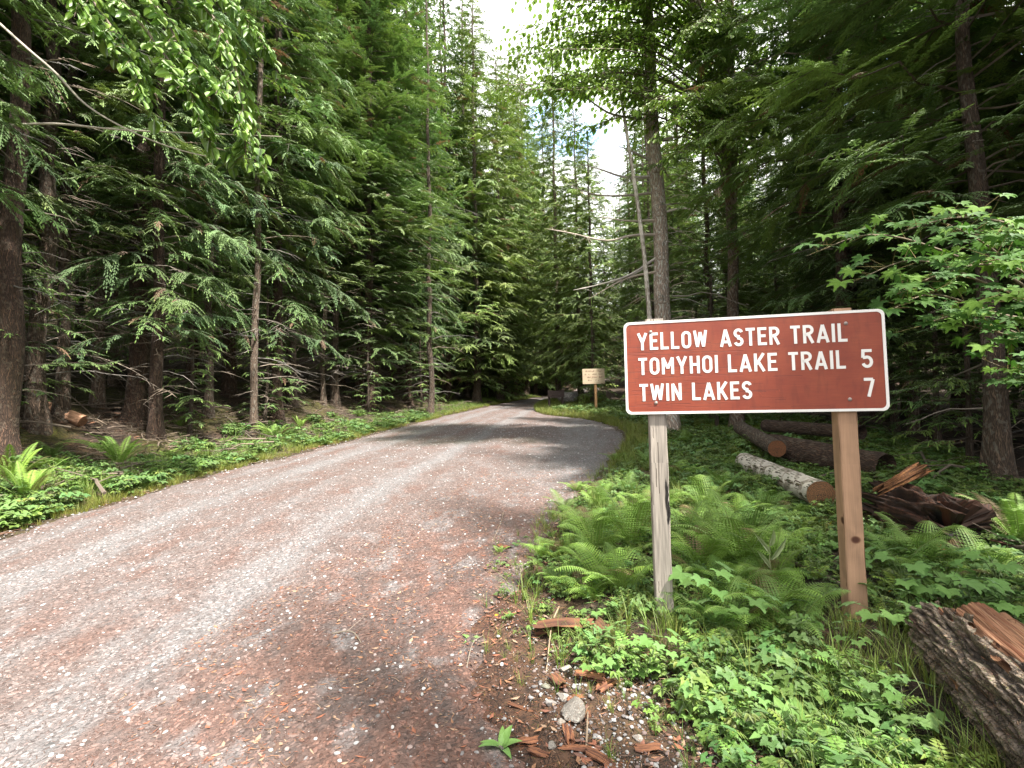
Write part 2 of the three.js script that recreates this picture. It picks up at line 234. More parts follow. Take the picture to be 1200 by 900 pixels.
// one drooping bough: axis, side sprays, their twigs and needled twiglets
function bough(b, r, ox, oy, oz, az, elev, L, o) {
  const N = 8, pts = [], droop = o.droop * (0.55 + 0.9 * r()), roll = (r() - 0.5) * 0.7, bend = (r() - 0.5) * 0.9, up = r() * 0.25, sd = r() * 99;
  const P = (t) => { const s = t * L, a = az + bend * t * t + 0.10 * n2(sd, t * 3), q = s * Math.cos(elev) * (1 - 0.12 * droop * t); return V(ox + Math.cos(a) * q, oy + s * Math.sin(elev) - droop * L * 0.46 * t * t + up * L * 0.22 * t * t * t + 0.04 * L * n2(sd + 5, t * 3), oz + Math.sin(a) * q); };
  for (let k = 0; k <= N; k++) pts.push(P(k / N));
  stick(b, pts, 0.005 + L * 0.005, 0.002, 3, TWIGC);
  const base = tint(r, mixc(o.c0, o.c1, Math.pow(r(), 1.3) * 0.6), 0.28), n = Math.max(5, Math.round(L / o.gap * 2));
  for (let k = 0; k < n; k++) {
    if (r() < o.miss) continue;
    const t = o.bare + (1 - o.bare) * (k + 0.2 + r() * 0.7) / n, p = P(t), d = P(Math.min(1, t + 0.02)).sub(p); if (d.lengthSq() < 1e-9) d.set(Math.cos(az), -0.4, Math.sin(az)); d.normalize();
    const sg = k % 2 ? 1 : -1, hl0 = Math.hypot(d.x, d.z) || 1, side = V(-d.z / hl0, roll * 0.6, d.x / hl0).normalize();
    const bl = (L * o.side * Math.pow(1 - 0.92 * t, 0.75) * Math.min(1, 0.35 + (t - o.bare) * 4) + 0.06) * (0.4 + 0.75 * r()), ang = 0.95 - 0.35 * t + (r() - 0.5) * 0.6, c = Math.cos(ang), s = Math.sin(ang) * sg;
    const dx = d.x * c + side.x * s, dy0 = d.y * c * 0.6 + side.y * s + (r() - 0.5) * 0.3, dz = d.z * c + side.z * s, sag = o.sag * (0.2 + 1.1 * r()), m = Math.max(2, Math.round(bl / o.tw)), hl = Math.hypot(dx, dz) || 1, sx = -dz / hl, sz = dx / hl, col = r() < 0.025 ? tint(r, [0.17, 0.095, 0.05], 0.3) : tint(r, base, 0.2), tw0 = (r() - 0.5) * 0.5;
    let lx = p.x, ly = p.y, lz = p.z;
    for (let j = 1; j <= m; j++) {
      const u = j / m, x = p.x + dx * bl * u, y = p.y + dy0 * bl * u - sag * bl * u * u, z = p.z + dz * bl * u, vy = dy0 - 2 * sag * u, il = 1 / Math.hypot(dx, vy, dz), fx = dx * il, fy = vy * il, fz = dz * il;
      for (const s2 of [1, -1]) {
        const tl = Math.min(o.tl * 1.5, o.tl * 0.45 + bl * (1 - u) * 0.42) * (0.55 + 0.8 * r()), a2 = 0.8 + (r() - 0.5) * 0.6, ka = Math.cos(a2), kb = Math.sin(a2) * s2;
        let ex = fx * ka + sx * kb, ey = fy * ka + tw0 * kb - 0.05 - r() * 0.3, ez = fz * ka + sz * kb; const e1 = 1 / Math.hypot(ex, ey, ez); ex *= e1; ey *= e1; ez *= e1;
        const wx = fx * 0.8 - sx * kb * 0.6, wz = fz * 0.8 - sz * kb * 0.6, fold = o.wd * (r() - 0.35);
        kite(b, lx, ly, lz, ex, ey, ez, tl, o.wd, wx, 0.15 * s2, wz, fold, col, 0.35);
        if (tl > o.tl * 0.8) { const hx = lx + ex * tl * 0.4, hy = ly + ey * tl * 0.4, hz = lz + ez * tl * 0.4, l2 = tl * (0.42 + 0.2 * r()); kite(b, hx, hy, hz, ex * 0.6 + fx * 0.8, ey * 0.6 + fy * 0.8 - 0.1, ez * 0.6 + fz * 0.8, l2, o.wd * 0.9, sx, 0.1, sz, -fold, col, 0.35); kite(b, hx, hy, hz, ex * 0.75 - fx * 0.6, ey * 0.75 - fy * 0.6 - 0.1, ez * 0.75 - fz * 0.6, l2 * 0.8, o.wd * 0.9, fx, 0.1, fz, fold, col, 0.35); }
      }
      kite(b, lx, ly, lz, fx, fy, fz, bl / m * 1.6, o.wd, sx, 0, sz, o.wd * 0.3, j === m ? mixc(col, o.c1, 0.5) : col);
      lx = x; ly = y; lz = z;
    }
  }
}
function coniferCrown(seed, o) {
  const r = rngOf(seed), b = new Buf();
  o = { droop: 0.75, gap: 0.13, side: 0.42, tw: 0.05, tl: 0.07, wd: 0.0105, bare: 0.15, miss: 0.15, sag: 0.5, c0: HEM, c1: HEMNEW, perM: 8, top: 1, ...o };
  let y = o.base, az = r() * 6.28;
  while (y < o.H - 0.25) {
    const f = (y - o.base) / (o.H - o.base), prof = Math.min(1, 0.62 + f * 2.2) * Math.pow(1 - f, o.pow ?? 0.72), L = Math.max(0.25, o.R * prof * (0.5 + 0.62 * r()));
    const coarse = y > (o.fine ?? 99);
    bough(b, r, 0, y, 0, az, lerp(0.12, 0.65, f * f) + (r() - 0.5) * 0.25, L, coarse ? { ...o, gap: o.gap * 1.7, tw: o.tw * 2, tl: o.tl * 1.9, wd: o.wd * 2.6 } : o);
    az += 2.399 + (r() - 0.5) * 0.8; y += (1 / (coarse ? o.perM * 0.75 : o.perM)) * (0.6 + 0.8 * r());
  }
  kite(b, 0, o.H - 0.6, 0, 0, 1, 0, 0.9, 0.02, 1, 0, 0, 0, o.c1);
  return b.geo();
}
function trunkGeo(seed, H, r0, r1, o = {}) {
  const r = rngOf(seed), b = new Buf(), S = o.sides ?? 20, N = o.rings ?? Math.round(H * 4), lx = o.lx ?? 0, lz = o.lz ?? 0, wob = o.wob ?? 0.06, sd = r() * 100, fur = o.fur ?? 0.09;
  for (let k = 0; k <= N; k++) {
    const t = k / N, y = t * H - 0.35, flare = 1 + 0.55 * Math.exp(-Math.max(0, y) / 0.28), rad = lerp(r0, r1, Math.pow(t, 0.85)) * flare;
    const cx = lx * t + wob * n2(sd, y * 0.25), cz = lz * t + wob * n2(sd + 9, y * 0.25);
    for (let j = 0; j <= S; j++) { const a = j / S * 6.28319, q = rad * (1 + fur * n3(Math.cos(a) * 3.5, Math.sin(a) * 3.5 + sd, y * 0.5) + (flare - 1) * 0.25 * Math.sin(a * 5 + sd)); b.v(cx + Math.cos(a) * q, y, cz + Math.sin(a) * q, 1, 1, 1, j / S * Math.max(1, Math.round(6.28 * r0 / 0.8)), y / 1.0); }
  }
  for (let k = 0; k < N; k++) for (let j = 0; j < S; j++) { const o2 = k * (S + 1) + j; b.t(o2, o2 + S + 1, o2 + 1); b.t(o2 + 1, o2 + S + 1, o2 + S + 2); }
  return b.geo(true, true);
}
function deadLimbs(seed, y0, y1, n, L, r0, o = {}) {
  const r = rngOf(seed), b = new Buf();
  for (let i = 0; i < n; i++) {
    const y = lerp(y0, y1, (i + r()) / n), a = r() * 6.28, len = L * (0.25 + 0.9 * r() * r()), pts = [], e = 0.15 + (r() - 0.5) * 0.5, cv = (r() - 0.5) * 0.8, col = tint(r, o.col ?? [0.16, 0.135, 0.115], 0.35);
    const P = (t) => V(Math.cos(a + cv * t) * (r0 * 0.7 + len * t), y + len * (Math.sin(e) * t - 0.35 * t * t + 0.04 * n2(i, t * 5)), Math.sin(a + cv * t) * (r0 * 0.7 + len * t));
    for (let k = 0; k <= 5; k++) pts.push(P(k / 5));
    stick(b, pts, 0.006 + len * 0.008, 0.002, 4, col);
    for (let k = 0; k < 4 * len + 1; k++) { const t = 0.3 + 0.7 * r(), p = P(t), sg = r() < 0.5 ? 1 : -1, l2 = len * 0.35 * r(), a2 = a + sg * (0.6 + 0.5 * r()); const q = V(Math.cos(a2) * l2, -l2 * (0.2 + 0.5 * r()), Math.sin(a2) * l2); stick(b, [p, p.clone().addScaledVector(q, 0.5).add(V(0, 0.03 * l2, 0)), p.clone().add(q)], 0.004 + len * 0.002, 0.0012, 3, col); }
  }
  return b.geo();
}
function makeConifer(seed, o, mats) {
  const g = new THREE.Group();
  part('trunk', trunkGeo(seed + 1, o.H - 0.5, o.r0, 0.03, o.trunk), mats[0], g);
  part('crown', coniferCrown(seed + 2, o), mats[1], g);
  if (o.dead) { const l = part('dead_limbs', deadLimbs(seed + 3, o.deadFrom ?? 0.8, o.base + 4.5, o.dead, o.deadL ?? 1.6, o.r0 * 0.8), M.twig, g); l.userData.kind = 'stuff'; }
  return g;
}
const EDGE = [   // full-skirted trees of the forest edge
  makeConifer(100, { H: 22, base: 1.5, R: 3.4, r0: 0.12, fine: 12.5, perM: 16, dead: 60, droop: 0.5, sag: 0.28 }, [M.barkDark, M.needles]),
  makeConifer(200, { H: 25, base: 2.4, R: 3.2, r0: 0.14, fine: 12.5, perM: 15, dead: 60, droop: 1.0, sag: 0.75, c0: [0.076, 0.145, 0.046] }, [M.barkDark, M.needles]),
  makeConifer(300, { H: 20, base: 3.0, R: 2.9, r0: 0.10, fine: 12, perM: 14, dead: 80, miss: 0.22, side: 0.36, c0: [0.110, 0.165, 0.040], droop: 0.55, sag: 0.35 }, [M.bark, M.needles]),
  makeConifer(350, { H: 12, base: 3.3, R: 3.9, r0: 0.12, perM: 13, pow: 0.8, dead: 30, droop: 0.6, sag: 0.3, side: 0.5, miss: 0.15 }, [M.bark, M.needles]),
];
const FAR = [  // paler, yellower crowns: hazy sunlight at the bend put into the foliage colour
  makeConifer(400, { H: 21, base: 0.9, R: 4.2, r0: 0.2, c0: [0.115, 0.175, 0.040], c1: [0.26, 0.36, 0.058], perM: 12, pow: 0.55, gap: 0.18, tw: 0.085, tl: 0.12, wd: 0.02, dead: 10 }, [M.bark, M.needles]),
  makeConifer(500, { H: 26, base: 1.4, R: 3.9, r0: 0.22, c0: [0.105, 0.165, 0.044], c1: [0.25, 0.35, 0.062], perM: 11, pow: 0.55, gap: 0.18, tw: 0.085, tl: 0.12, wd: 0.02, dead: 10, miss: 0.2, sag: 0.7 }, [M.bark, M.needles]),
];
const INNER = [   // bare below, crowned above, inside the stand
  makeConifer(600, { H: 23, base: 7.5, R: 2.6, r0: 0.115, fine: 0, perM: 6, dead: 60, deadL: 1.9 }, [M.bark, M.needles]),
  makeConifer(700, { H: 20, base: 6, R: 2.3, r0: 0.075, fine: 0, perM: 6, dead: 70, deadL: 1.5 }, [M.barkPale, M.needles]),
  makeConifer(800, { H: 26, base: 8.5, R: 2.9, r0: 0.16, fine: 0, perM: 6, dead: 50, deadL: 2.2 }, [M.barkDark, M.needles]),
];
const YOUNG = [
  makeConifer(900, { H: 5.2, base: 0.4, R: 1.7, r0: 0.05, perM: 12, dead: 0, droop: 0.6, pow: 0.9 }, [M.bark, M.needles]),
  makeConifer(950, { H: 3.2, base: 0.25, R: 1.25, r0: 0.035, perM: 14, gap: 0.12, dead: 0, droop: 0.5, pow: 0.9 }, [M.bark, M.needles]),
];
const ORD = (k) => ['', 'twenty-', 'thirty-'][Math.floor((k + 1) / 10) - 1 < 1 ? 0 : Math.floor((k + 1) / 10) - 1] !== '' && (k + 1) % 10 ? ['', '', 'twenty-', 'thirty-'][Math.floor((k + 1) / 10)] + ORDS[(k + 1) % 10 - 1] : k + 1 === 30 ? 'thirtieth' : ORDS[k];
const ORDS = ['first', 'second', 'third', 'fourth', 'fifth', 'sixth', 'seventh', 'eighth', 'ninth', 'tenth', 'eleventh', 'twelfth', 'thirteenth', 'fourteenth', 'fifteenth', 'sixteenth', 'seventeenth', 'eighteenth', 'nineteenth', 'twentieth'];
const nth = (list) => { const d = list.map(([, x, z], i) => [Math.hypot(x, z - 0), i]).sort((a, b) => a[0] - b[0]); const out = []; d.forEach(([, i], k) => { out[i] = k; }); return out; };
let treeCount = 0;
function plantTree(proto, name, x, z, turn, sc, label, group) { treeCount++; return copyOf(proto, name, label, 'tree', [x, height(x, z), z], turn, sc, group); }
const GL = 'full-skirted conifers along the left roadside', GC = 'conifers closing the view where the road bends', GR = 'conifers behind the brown sign', GIL = 'bare-trunked trees inside the left forest', GIR = 'bare-trunked trees inside the right forest';
{
  const r = rngOf(31);
  // left edge, near to far
  { const list = [[0, -9.4, -4.6, 1.1], [1, -9.2, -7.2, 1.15], [2, -10.1, -9.6, 1.1], [0, -11.5, -7, 1.15]];
    for (let s = 9.2; s < 33; s += 0.8 + 1.5 * r()) list.push([r() * 3 | 0, roadLeft(s) - 2.1 - 2.0 * r(), -s, (0.9 + 0.25 * r()) * (1 + 0.32 * sstep(13, 19, s))]);
    for (let s = 10; s < 30; s += 2.6) list.push([r() * 3 | 0, roadLeft(s) - 5.0 - 1.6 * r(), -s, (0.95 + 0.3 * r()) * (1 + 0.25 * sstep(13, 19, s))]);
    const o = nth(list);
    list.forEach(([k, x, z, sc], i) => plantTree(EDGE[k], 'conifer', x, z, r() * 6.28, sc, `${ORD(o[i])} nearest full conifer with drooping sunlit boughs along the left roadside`, GL)); }
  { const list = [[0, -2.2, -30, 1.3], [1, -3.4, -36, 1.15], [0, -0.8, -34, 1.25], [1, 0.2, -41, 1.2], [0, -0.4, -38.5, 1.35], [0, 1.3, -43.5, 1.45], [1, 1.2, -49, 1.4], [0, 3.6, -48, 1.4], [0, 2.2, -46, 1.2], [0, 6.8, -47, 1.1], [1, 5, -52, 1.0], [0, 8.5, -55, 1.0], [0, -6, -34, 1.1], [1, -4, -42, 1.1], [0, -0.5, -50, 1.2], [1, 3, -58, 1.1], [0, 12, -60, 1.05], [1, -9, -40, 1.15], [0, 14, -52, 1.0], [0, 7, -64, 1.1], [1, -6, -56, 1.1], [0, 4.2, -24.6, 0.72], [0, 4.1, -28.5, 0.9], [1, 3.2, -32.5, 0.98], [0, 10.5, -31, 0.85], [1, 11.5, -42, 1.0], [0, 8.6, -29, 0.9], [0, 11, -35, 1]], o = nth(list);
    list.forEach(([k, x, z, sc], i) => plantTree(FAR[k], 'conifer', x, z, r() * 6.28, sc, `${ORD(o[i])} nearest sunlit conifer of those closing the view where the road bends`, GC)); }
  // right side
  { const list = [[1, 6.6, -9.2, 0.9, 0.62], [0, 7.2, -6.2, 0.95, 0.6], [2, 5.7, -13.6, 0.95, 0.72], [0, 9.2, -11.0, 1.0, 0.7], [1, 7.6, -16.5, 0.95, 0.52], [2, 5.9, -19.8, 0.95, 0.85], [0, 11.2, -8.4, 1.0, 0.72], [1, 8.4, -3.4, 0.95, 0.6], [0, 11.2, -5.2, 1, 0.7], [2, 8, -22, 1.1, 0.8], [1, 12.5, -13, 1.1, 0.75], [0, 10.2, -16.5, 1.1, 0.8], [1, 14.5, -9, 1.15, 0.8], [0, 15, -5, 1.1, 0.8], [2, 8.4, -8.4, 0.9, 0.62], [3, 5.7, -5.7, 1.0, 1.0], [3, 7.4, -4.3, 1.05, 1.1], [3, 6.0, -8.6, 1.05, 1.1], [1, 9.6, -6.2, 0.9, 0.64]], o = nth(list);
    list.forEach(([k, x, z, sc, hs], i) => plantTree(EDGE[k], 'conifer', x, z, r() * 6.28, [sc, sc * hs, sc], `${ORD(o[i])} nearest shaded dark green conifer in the forest behind the brown sign`, GR)); }
  // beside and behind the camera's right shoulder: their shade falls on the sign and the road
  for (const [k, x, z, sc] of [[2, 5.8, 0.2, 0.8], [0, 9.6, 3.2, 0.8], [1, 4.5, 2.3, 0.58]])
    plantTree(EDGE[k], 'conifer', x, z, r() * 6.28, sc, 'conifer standing beside the open turnout, out past the split log', 'conifers past the split log');
  { // the wood goes on behind, up the slopes on both sides
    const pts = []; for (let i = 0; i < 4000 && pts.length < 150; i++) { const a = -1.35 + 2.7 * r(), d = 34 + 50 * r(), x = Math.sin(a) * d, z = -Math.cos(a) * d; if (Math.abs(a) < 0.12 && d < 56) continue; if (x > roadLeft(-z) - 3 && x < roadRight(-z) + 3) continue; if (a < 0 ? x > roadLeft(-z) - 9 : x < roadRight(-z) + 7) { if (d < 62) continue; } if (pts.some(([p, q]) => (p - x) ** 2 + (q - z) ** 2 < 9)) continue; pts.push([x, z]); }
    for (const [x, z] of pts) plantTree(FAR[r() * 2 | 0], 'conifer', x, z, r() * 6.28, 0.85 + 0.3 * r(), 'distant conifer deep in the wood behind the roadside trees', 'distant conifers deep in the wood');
  }
  // the stands behind
  for (const [k, px, py, d, sx, label] of [[2, 6, 485, 7.6, 1.05, 'thick dark trunk at the left border of the wood'], [0, 44, 478, 8.6, 1.25, 'thick greyer trunk beside the dark one at the left border'], [1, 118, 470, 10.5, 1.5, 'slim pale trunk behind the pink stripped log'], [1, 300, 470, 12.5, 1.3, 'slim trunk above the bank in the middle of the left wood'], [0, 505, 470, 21, 1.15, 'dark trunk standing by the road edge just before the bend']]) { const p = at(px, py, d); plantTree(INNER[k], 'forest_tree', p.x, p.z, px, [sx, 0.95, sx], label); }
  const spots = [];
  const tryAt = (x, z, dmin, list) => { for (const [a, b] of spots) if ((a - x) ** 2 + (b - z) ** 2 < dmin * dmin) return; spots.push([x, z]); list.push([x, z]); };
  const left = [], right = [];
  for (let i = 0; i < 900 && left.length < 90; i++) { const s = -2 + r() * 42, x = roadLeft(s) - 3.4 - Math.pow(r(), 1.2) * 22; tryAt(x, -s, 1.55, left); }
  for (let i = 0; i < 700 && right.length < 50; i++) { const s = 2 + r() * 36, x = Math.max(roadRight(s) + 3.6, 6.2) + Math.pow(r(), 1.1) * 18; tryAt(x, -s, 1.7, right); }
  for (let i = 0; i < 34; i++) { const s = 4 + 22 * r(), x = Math.max(roadRight(s) + 4.5, 6.5) + 11 * r(); plantTree(YOUNG[i % 2], 'young_conifer', x, -s, r() * 6.28, 0.8 + 0.9 * r(), 'small young conifer in the gloom behind the sign', 'young conifers behind the sign'); }
  for (let i = 0; i < 26; i++) { const s = 3 + 22 * r(), x = roadLeft(s) - 5 - 12 * r(); plantTree(YOUNG[i % 2], 'young_conifer', x, -s, r() * 6.28, 0.8 + 0.8 * r(), 'small young conifer in the gloom of the left forest', 'young conifers in the left forest'); }
  for (const [x, z] of left) plantTree(INNER[r() * 3 | 0], 'forest_tree', x, z, r() * 6.28, [0.7 + r() * 0.5, 0.8 + r() * 0.4, 0.7 + r() * 0.5].map((v, i, a) => i === 2 ? a[0] : v), 'bare-trunked tree with dead twigs inside the dark forest left of the road', GIL);
  for (const [x, z] of right) plantTree(INNER[r() * 3 | 0], 'forest_tree', x, z, r() * 6.28, [0.7 + r() * 0.5, 0.58 + r() * 0.2, 0.7].map((v, i, a) => i === 2 ? a[0] : v), 'bare-trunked tree with dead twigs inside the dark forest right of the road', GIR);
  { const list = [[0, -8.6, -8.2, 1], [1, -7.4, -11, 1.1], [0, -6.9, -13.4, 0.9], [1, -5.6, -18.6, 1.2], [0, -4.4, -23, 1], [1, -10.5, -9.5, 1.3], [0, -11.5, -12.5, 1.1]], o = nth(list);
    list.forEach(([k, x, z, sc], i) => plantTree(YOUNG[k], 'young_conifer', x, z, r() * 6.28, sc, `${ORD(o[i])} nearest small young conifer under the trees at the left forest edge`, 'young conifers at the left forest edge')); }
  { const list = [[0, 5.0, -11.8, 0.9], [1, 4.6, -16.4, 1.2], [0, 6.4, -7.2, 0.85], [1, 7.6, -5.6, 1.1], [0, 3.9, -22.8, 1.0], [1, 5.9, -6.2, 0.9]], o = nth(list);
    list.forEach(([k, x, z, sc], i) => plantTree(YOUNG[k], 'young_conifer', x, z, r() * 6.28, sc, `${ORD(o[i])} nearest small young conifer at the forest edge behind the sign`, 'young conifers behind the sign')); }
}
// ------------------------------------------------------------------ the brown trail sign
const SIGNC = lin(0.285, 0.046, 0.015), WHITE = lin(0.62, 0.60, 0.58);
const [boardMap, boardBump] = canvasPair(1536, 640, (c, d, W, H) => {
  const r = rngOf(41);
  noiseFill(c, W, H, (u, v) => { const g = fbm2(u * 7, v * 160, 3), p = fbm2(u * 5 + 3, v * 2.2, 4); const st = sstep(0.1, 0.45, fbm2(u * 26, v * 2.2 + 9, 3)), k = 214 + 22 * g + 18 * p - 12 * st + (r() - 0.5) * 10; return [k, k * (0.98 + 0.10 * p), k * (0.96 + 0.12 * p)]; });
  noiseFill(d, W, H, (u, v) => { const k = 150 + 46 * fbm2(u * 7, v * 160, 3); return [k, k, k]; });
  for (let i = 0; i < 80; i++) { const x = r() * r() * W * 0.75, y = H * (0.25 + 0.7 * r()), l = 40 + r() * 190; for (const [q, f] of [[c, 'rgba(52,26,20,.55)'], [d, grey(30)]]) { q.strokeStyle = f; q.lineWidth = 1 + r() * 1.2; q.beginPath(); q.moveTo(x, y); q.bezierCurveTo(x + l / 3, y - 5 + r() * 10, x + l * 0.66, y - 5 + r() * 10, x + l, y + (r() - 0.5) * 6); q.stroke(); } }
  for (const [u, v, l, a] of [[0.535, 0.80, 18, 0.6], [0.61, 0.77, 14, 1.2], [0.60, 0.79, 8, 0.9], [0.545, 0.83, 9, 0.3], [0.925, 0.27, 10, 0.8], [0.93, 0.35, 7, 0.5], [0.33, 0.55, 6, 0]]) { c.strokeStyle = 'rgba(250,225,205,.9)'; c.lineWidth = 3; c.beginPath(); c.moveTo(u * W, v * H); c.lineTo(u * W + Math.cos(a) * l, v * H + Math.sin(a) * l); c.stroke(); }
});
const [planedMap] = canvasPair(512, 1024, (c, d, W, H) => {
  const r = rngOf(43), knots = [[0.3, 0.34], [0.34, 0.50], [0.33, 0.72], [0.66, 0.2], [0.7, 0.6], [0.05, 0.45]];
  noiseFill(c, W, H, (u, v) => { let x = u * 9, kn = 0; for (const [a, e] of knots) { const dx = (u - a) * 9, dy = (v - e) * 22, q = Math.exp(-(dx * dx * 3 + dy * dy * 0.7)); x += q * 0.8 * Math.sign(dx); kn = Math.max(kn, sstep(0.78, 0.97, q)); } const g = Math.sin(x * 7 + 2.5 * fbm2(x * 0.7, v * 1.4, 2)) * 10 + fbm2(u * 90, v * 3, 3) * 16 + 16 * fbm2(u * 3, v * 5, 3), k = 214 + g + (r() - 0.5) * 8; return [lerp(k, 96, kn), lerp(k * 0.95, 62, kn), lerp(k * 0.91, 44, kn)]; });
  d.fillStyle = grey(128); d.fillRect(0, 0, W, H);
});
const roundRect = (w, h, rad, s = new THREE.Shape()) => { const x = -w / 2, y = -h / 2; s.moveTo(x + rad, y); s.lineTo(x + w - rad, y); s.absarc(x + w - rad, y + rad, rad, -Math.PI / 2, 0); s.lineTo(x + w, y + h - rad); s.absarc(x + w - rad, y + h - rad, rad, 0, Math.PI / 2); s.lineTo(x + rad, y + h); s.absarc(x + rad, y + h - rad, rad, Math.PI / 2, Math.PI); s.lineTo(x, y + rad); s.absarc(x + rad, y + rad, rad, Math.PI, Math.PI * 1.5); return s; };
// strokes of the letters, in a box one high; each letter: width, lines
const arc = (cx, cy, rx, ry, a0, a1, n = 12) => Array.from({ length: n + 1 }, (_, i) => { const a = (a0 + (a1 - a0) * i / n) * Math.PI / 180; return [cx + rx * Math.cos(a), cy + ry * Math.sin(a)]; });
const SW = 0.155, hw = SW / 2;
const oval = (w) => [...arc(w / 2, 1 - w / 2, w / 2 - hw, w / 2 - hw, 0, 180), ...arc(w / 2, w / 2, w / 2 - hw, w / 2 - hw, 180, 360), [w - hw, 1 - w / 2]];
const FONT = {
  Y: [0.62, [[[hw * 0.9, 1], [0.31, 0.44], [0.62 - hw * 0.9, 1]], [[0.31, 0.5], [0.31, 0]]]], E: [0.5, [[[0.5, 1 - hw], [hw, 1 - hw], [hw, hw], [0.5, hw]], [[hw, 0.52], [0.44, 0.52]]]], L: [0.48, [[[hw, 1], [hw, hw], [0.48, hw]]]],
  O: [0.56, [oval(0.56)]], W: [0.78, [[[hw * 0.8, 1], [0.21, 0.06], [0.39, 0.9], [0.57, 0.06], [0.78 - hw * 0.8, 1]]]], A: [0.64, [[[hw * 0.8, 0], [0.32, 0.97], [0.64 - hw * 0.8, 0]], [[0.14, 0.27], [0.5, 0.27]]]],
  S: [0.54, [[...arc(0.27, 0.735, 0.27 - hw, 0.265 - hw, 15, 270, 14), ...arc(0.27, 0.265, 0.27 - hw, 0.265 - hw, 90, -165, 14)]]], T: [0.52, [[[0, 1 - hw], [0.52, 1 - hw]], [[0.26, 1 - hw], [0.26, 0]]]],
  R: [0.56, [[[hw, 0], [hw, 1 - hw], ...arc(0.29, 0.725, 0.27 - hw, 0.275 - hw, 90, -90, 10), [hw, 0.45]], [[0.29, 0.45], [0.5, 0]]]], I: [0.16, [[[0.08, 1], [0.08, 0]]]], M: [0.7, [[[hw, 0], [hw, 0.96], [0.35, 0.34], [0.7 - hw, 0.96], [0.7 - hw, 0]]]],
  H: [0.56, [[[hw, 0], [hw, 1]], [[0.56 - hw, 0], [0.56 - hw, 1]], [[hw, 0.51], [0.56 - hw, 0.51]]]], K: [0.58, [[[hw, 0], [hw, 1]], [[0.52, 1], [0.12, 0.4]], [[0.22, 0.56], [0.52, 0]]]], N: [0.58, [[[hw, 0], [hw, 0.97], [0.58 - hw, 0.03], [0.58 - hw, 1]]]],
  5: [0.54, [[[0.50, 1 - hw], [0.11, 1 - hw], [0.09, 0.55], ...arc(0.27, 0.33, 0.27 - hw, 0.33 - hw, 115, -160, 16)]]], 7: [0.52, [[[0, 1 - hw], [0.44, 1 - hw], [0.2, 0]]]],
};
function strokeQuad(b, pts, w, sx, sy, ox, oy, z) {   // a polyline of even width with mitred bends, as a flat strip
  const P = pts.map(([x, y]) => [x * sx + ox, y * sy + oy]), n = P.length, L = [], R = [];
  for (let i = 0; i < n; i++) {
    const a = P[Math.max(0, i - 1)], p = P[i], c = P[Math.min(n - 1, i + 1)], nrm = (u, v) => { const l = Math.hypot(v[0] - u[0], v[1] - u[1]) || 1; return [-(v[1] - u[1]) / l, (v[0] - u[0]) / l]; };
    const n1 = i ? nrm(a, p) : nrm(p, c), m1 = i < n - 1 ? nrm(p, c) : n1, mx = n1[0] + m1[0], my = n1[1] + m1[1], ml = Math.hypot(mx, my) || 1, k = Math.min(1.8, 1 / Math.max(0.3, (mx * n1[0] + my * n1[1]) / ml));
    L.push(b.v(p[0] + mx / ml * w / 2 * k, p[1] + my / ml * w / 2 * k, z)); R.push(b.v(p[0] - mx / ml * w / 2 * k, p[1] - my / ml * w / 2 * k, z));
  }
  for (let i = 0; i + 1 < n; i++) { b.t(L[i], R[i], R[i + 1]); b.t(L[i], R[i + 1], L[i + 1]); }
}
function splitSharp(pts) {   // a stroke broken where it turns sharply, so that each limb keeps its width
  const out = []; let cur = [pts[0]];
  for (let i = 1; i < pts.length; i++) { cur.push(pts[i]); if (i < pts.length - 1) { const a = [pts[i][0] - pts[i - 1][0], pts[i][1] - pts[i - 1][1]], c = [pts[i + 1][0] - pts[i][0], pts[i + 1][1] - pts[i][1]]; if ((a[0] * c[0] + a[1] * c[1]) / (Math.hypot(...a) * Math.hypot(...c) || 1) < -0.05) { out.push(cur); cur = [pts[i]]; } } }
  out.push(cur); return out;
}
function wordGeo(b, word, x0, x1, y0, h) {   // letters fitted between x0 and x1
  const gap = 0.15, nat = [...word].reduce((s, ch) => s + FONT[ch][0], 0) + gap * (word.length - 1), sx = (x1 - x0) / nat; let x = x0, k = 0;
  for (const ch of word) { FONT[ch][1].flatMap(splitSharp).forEach((line, i) => strokeQuad(b, line, SW * h, sx, h, x, y0, 0.00025 * (i + 1))); x += (FONT[ch][0] + gap) * sx; k++; }
}
function postGeo(w, h, dy, lean) {   // a sawn post, edges eased, foot below ground
  const b = new Buf(), e = 0.006, prof = [[-w / 2 + e, w / 2], [w / 2 - e, w / 2], [w / 2, w / 2 - e], [w / 2, -w / 2 + e], [w / 2 - e, -w / 2], [-w / 2 + e, -w / 2], [-w / 2, -w / 2 + e], [-w / 2, w / 2 - e]], N = 14;
  for (let f = 0; f < 8; f++) { const [ax, az] = prof[f], [cx, cz] = prof[(f + 1) % 8], wd = Math.hypot(cx - ax, cz - az), o = b.n; for (let k = 0; k <= N; k++) { const y = dy + (h - dy) * k / N, l = lean * (y / h), j = 0.0025 * n2(y * 3, f); b.v(ax + l + j, y, az + j, 1, 1, 1, f * 0.37, y); b.v(cx + l + j, y, cz + j, 1, 1, 1, f * 0.37 + wd, y); } for (let k = 0; k < N; k++) { const q = o + k * 2; b.t(q, q + 1, q + 3); b.t(q, q + 3, q + 2); } }
  const top = b.n; for (const [x, z] of prof) b.v(x + lean, h - 0.004, z, 1, 1, 1, x, z); for (let k = 1; k < 7; k++) b.t(top, top + k, top + k + 1);
  const g = b.geo(false, true); g.deleteAttribute('color'); const ng = g.toNonIndexed(); ng.computeVertexNormals(); return ng;
}
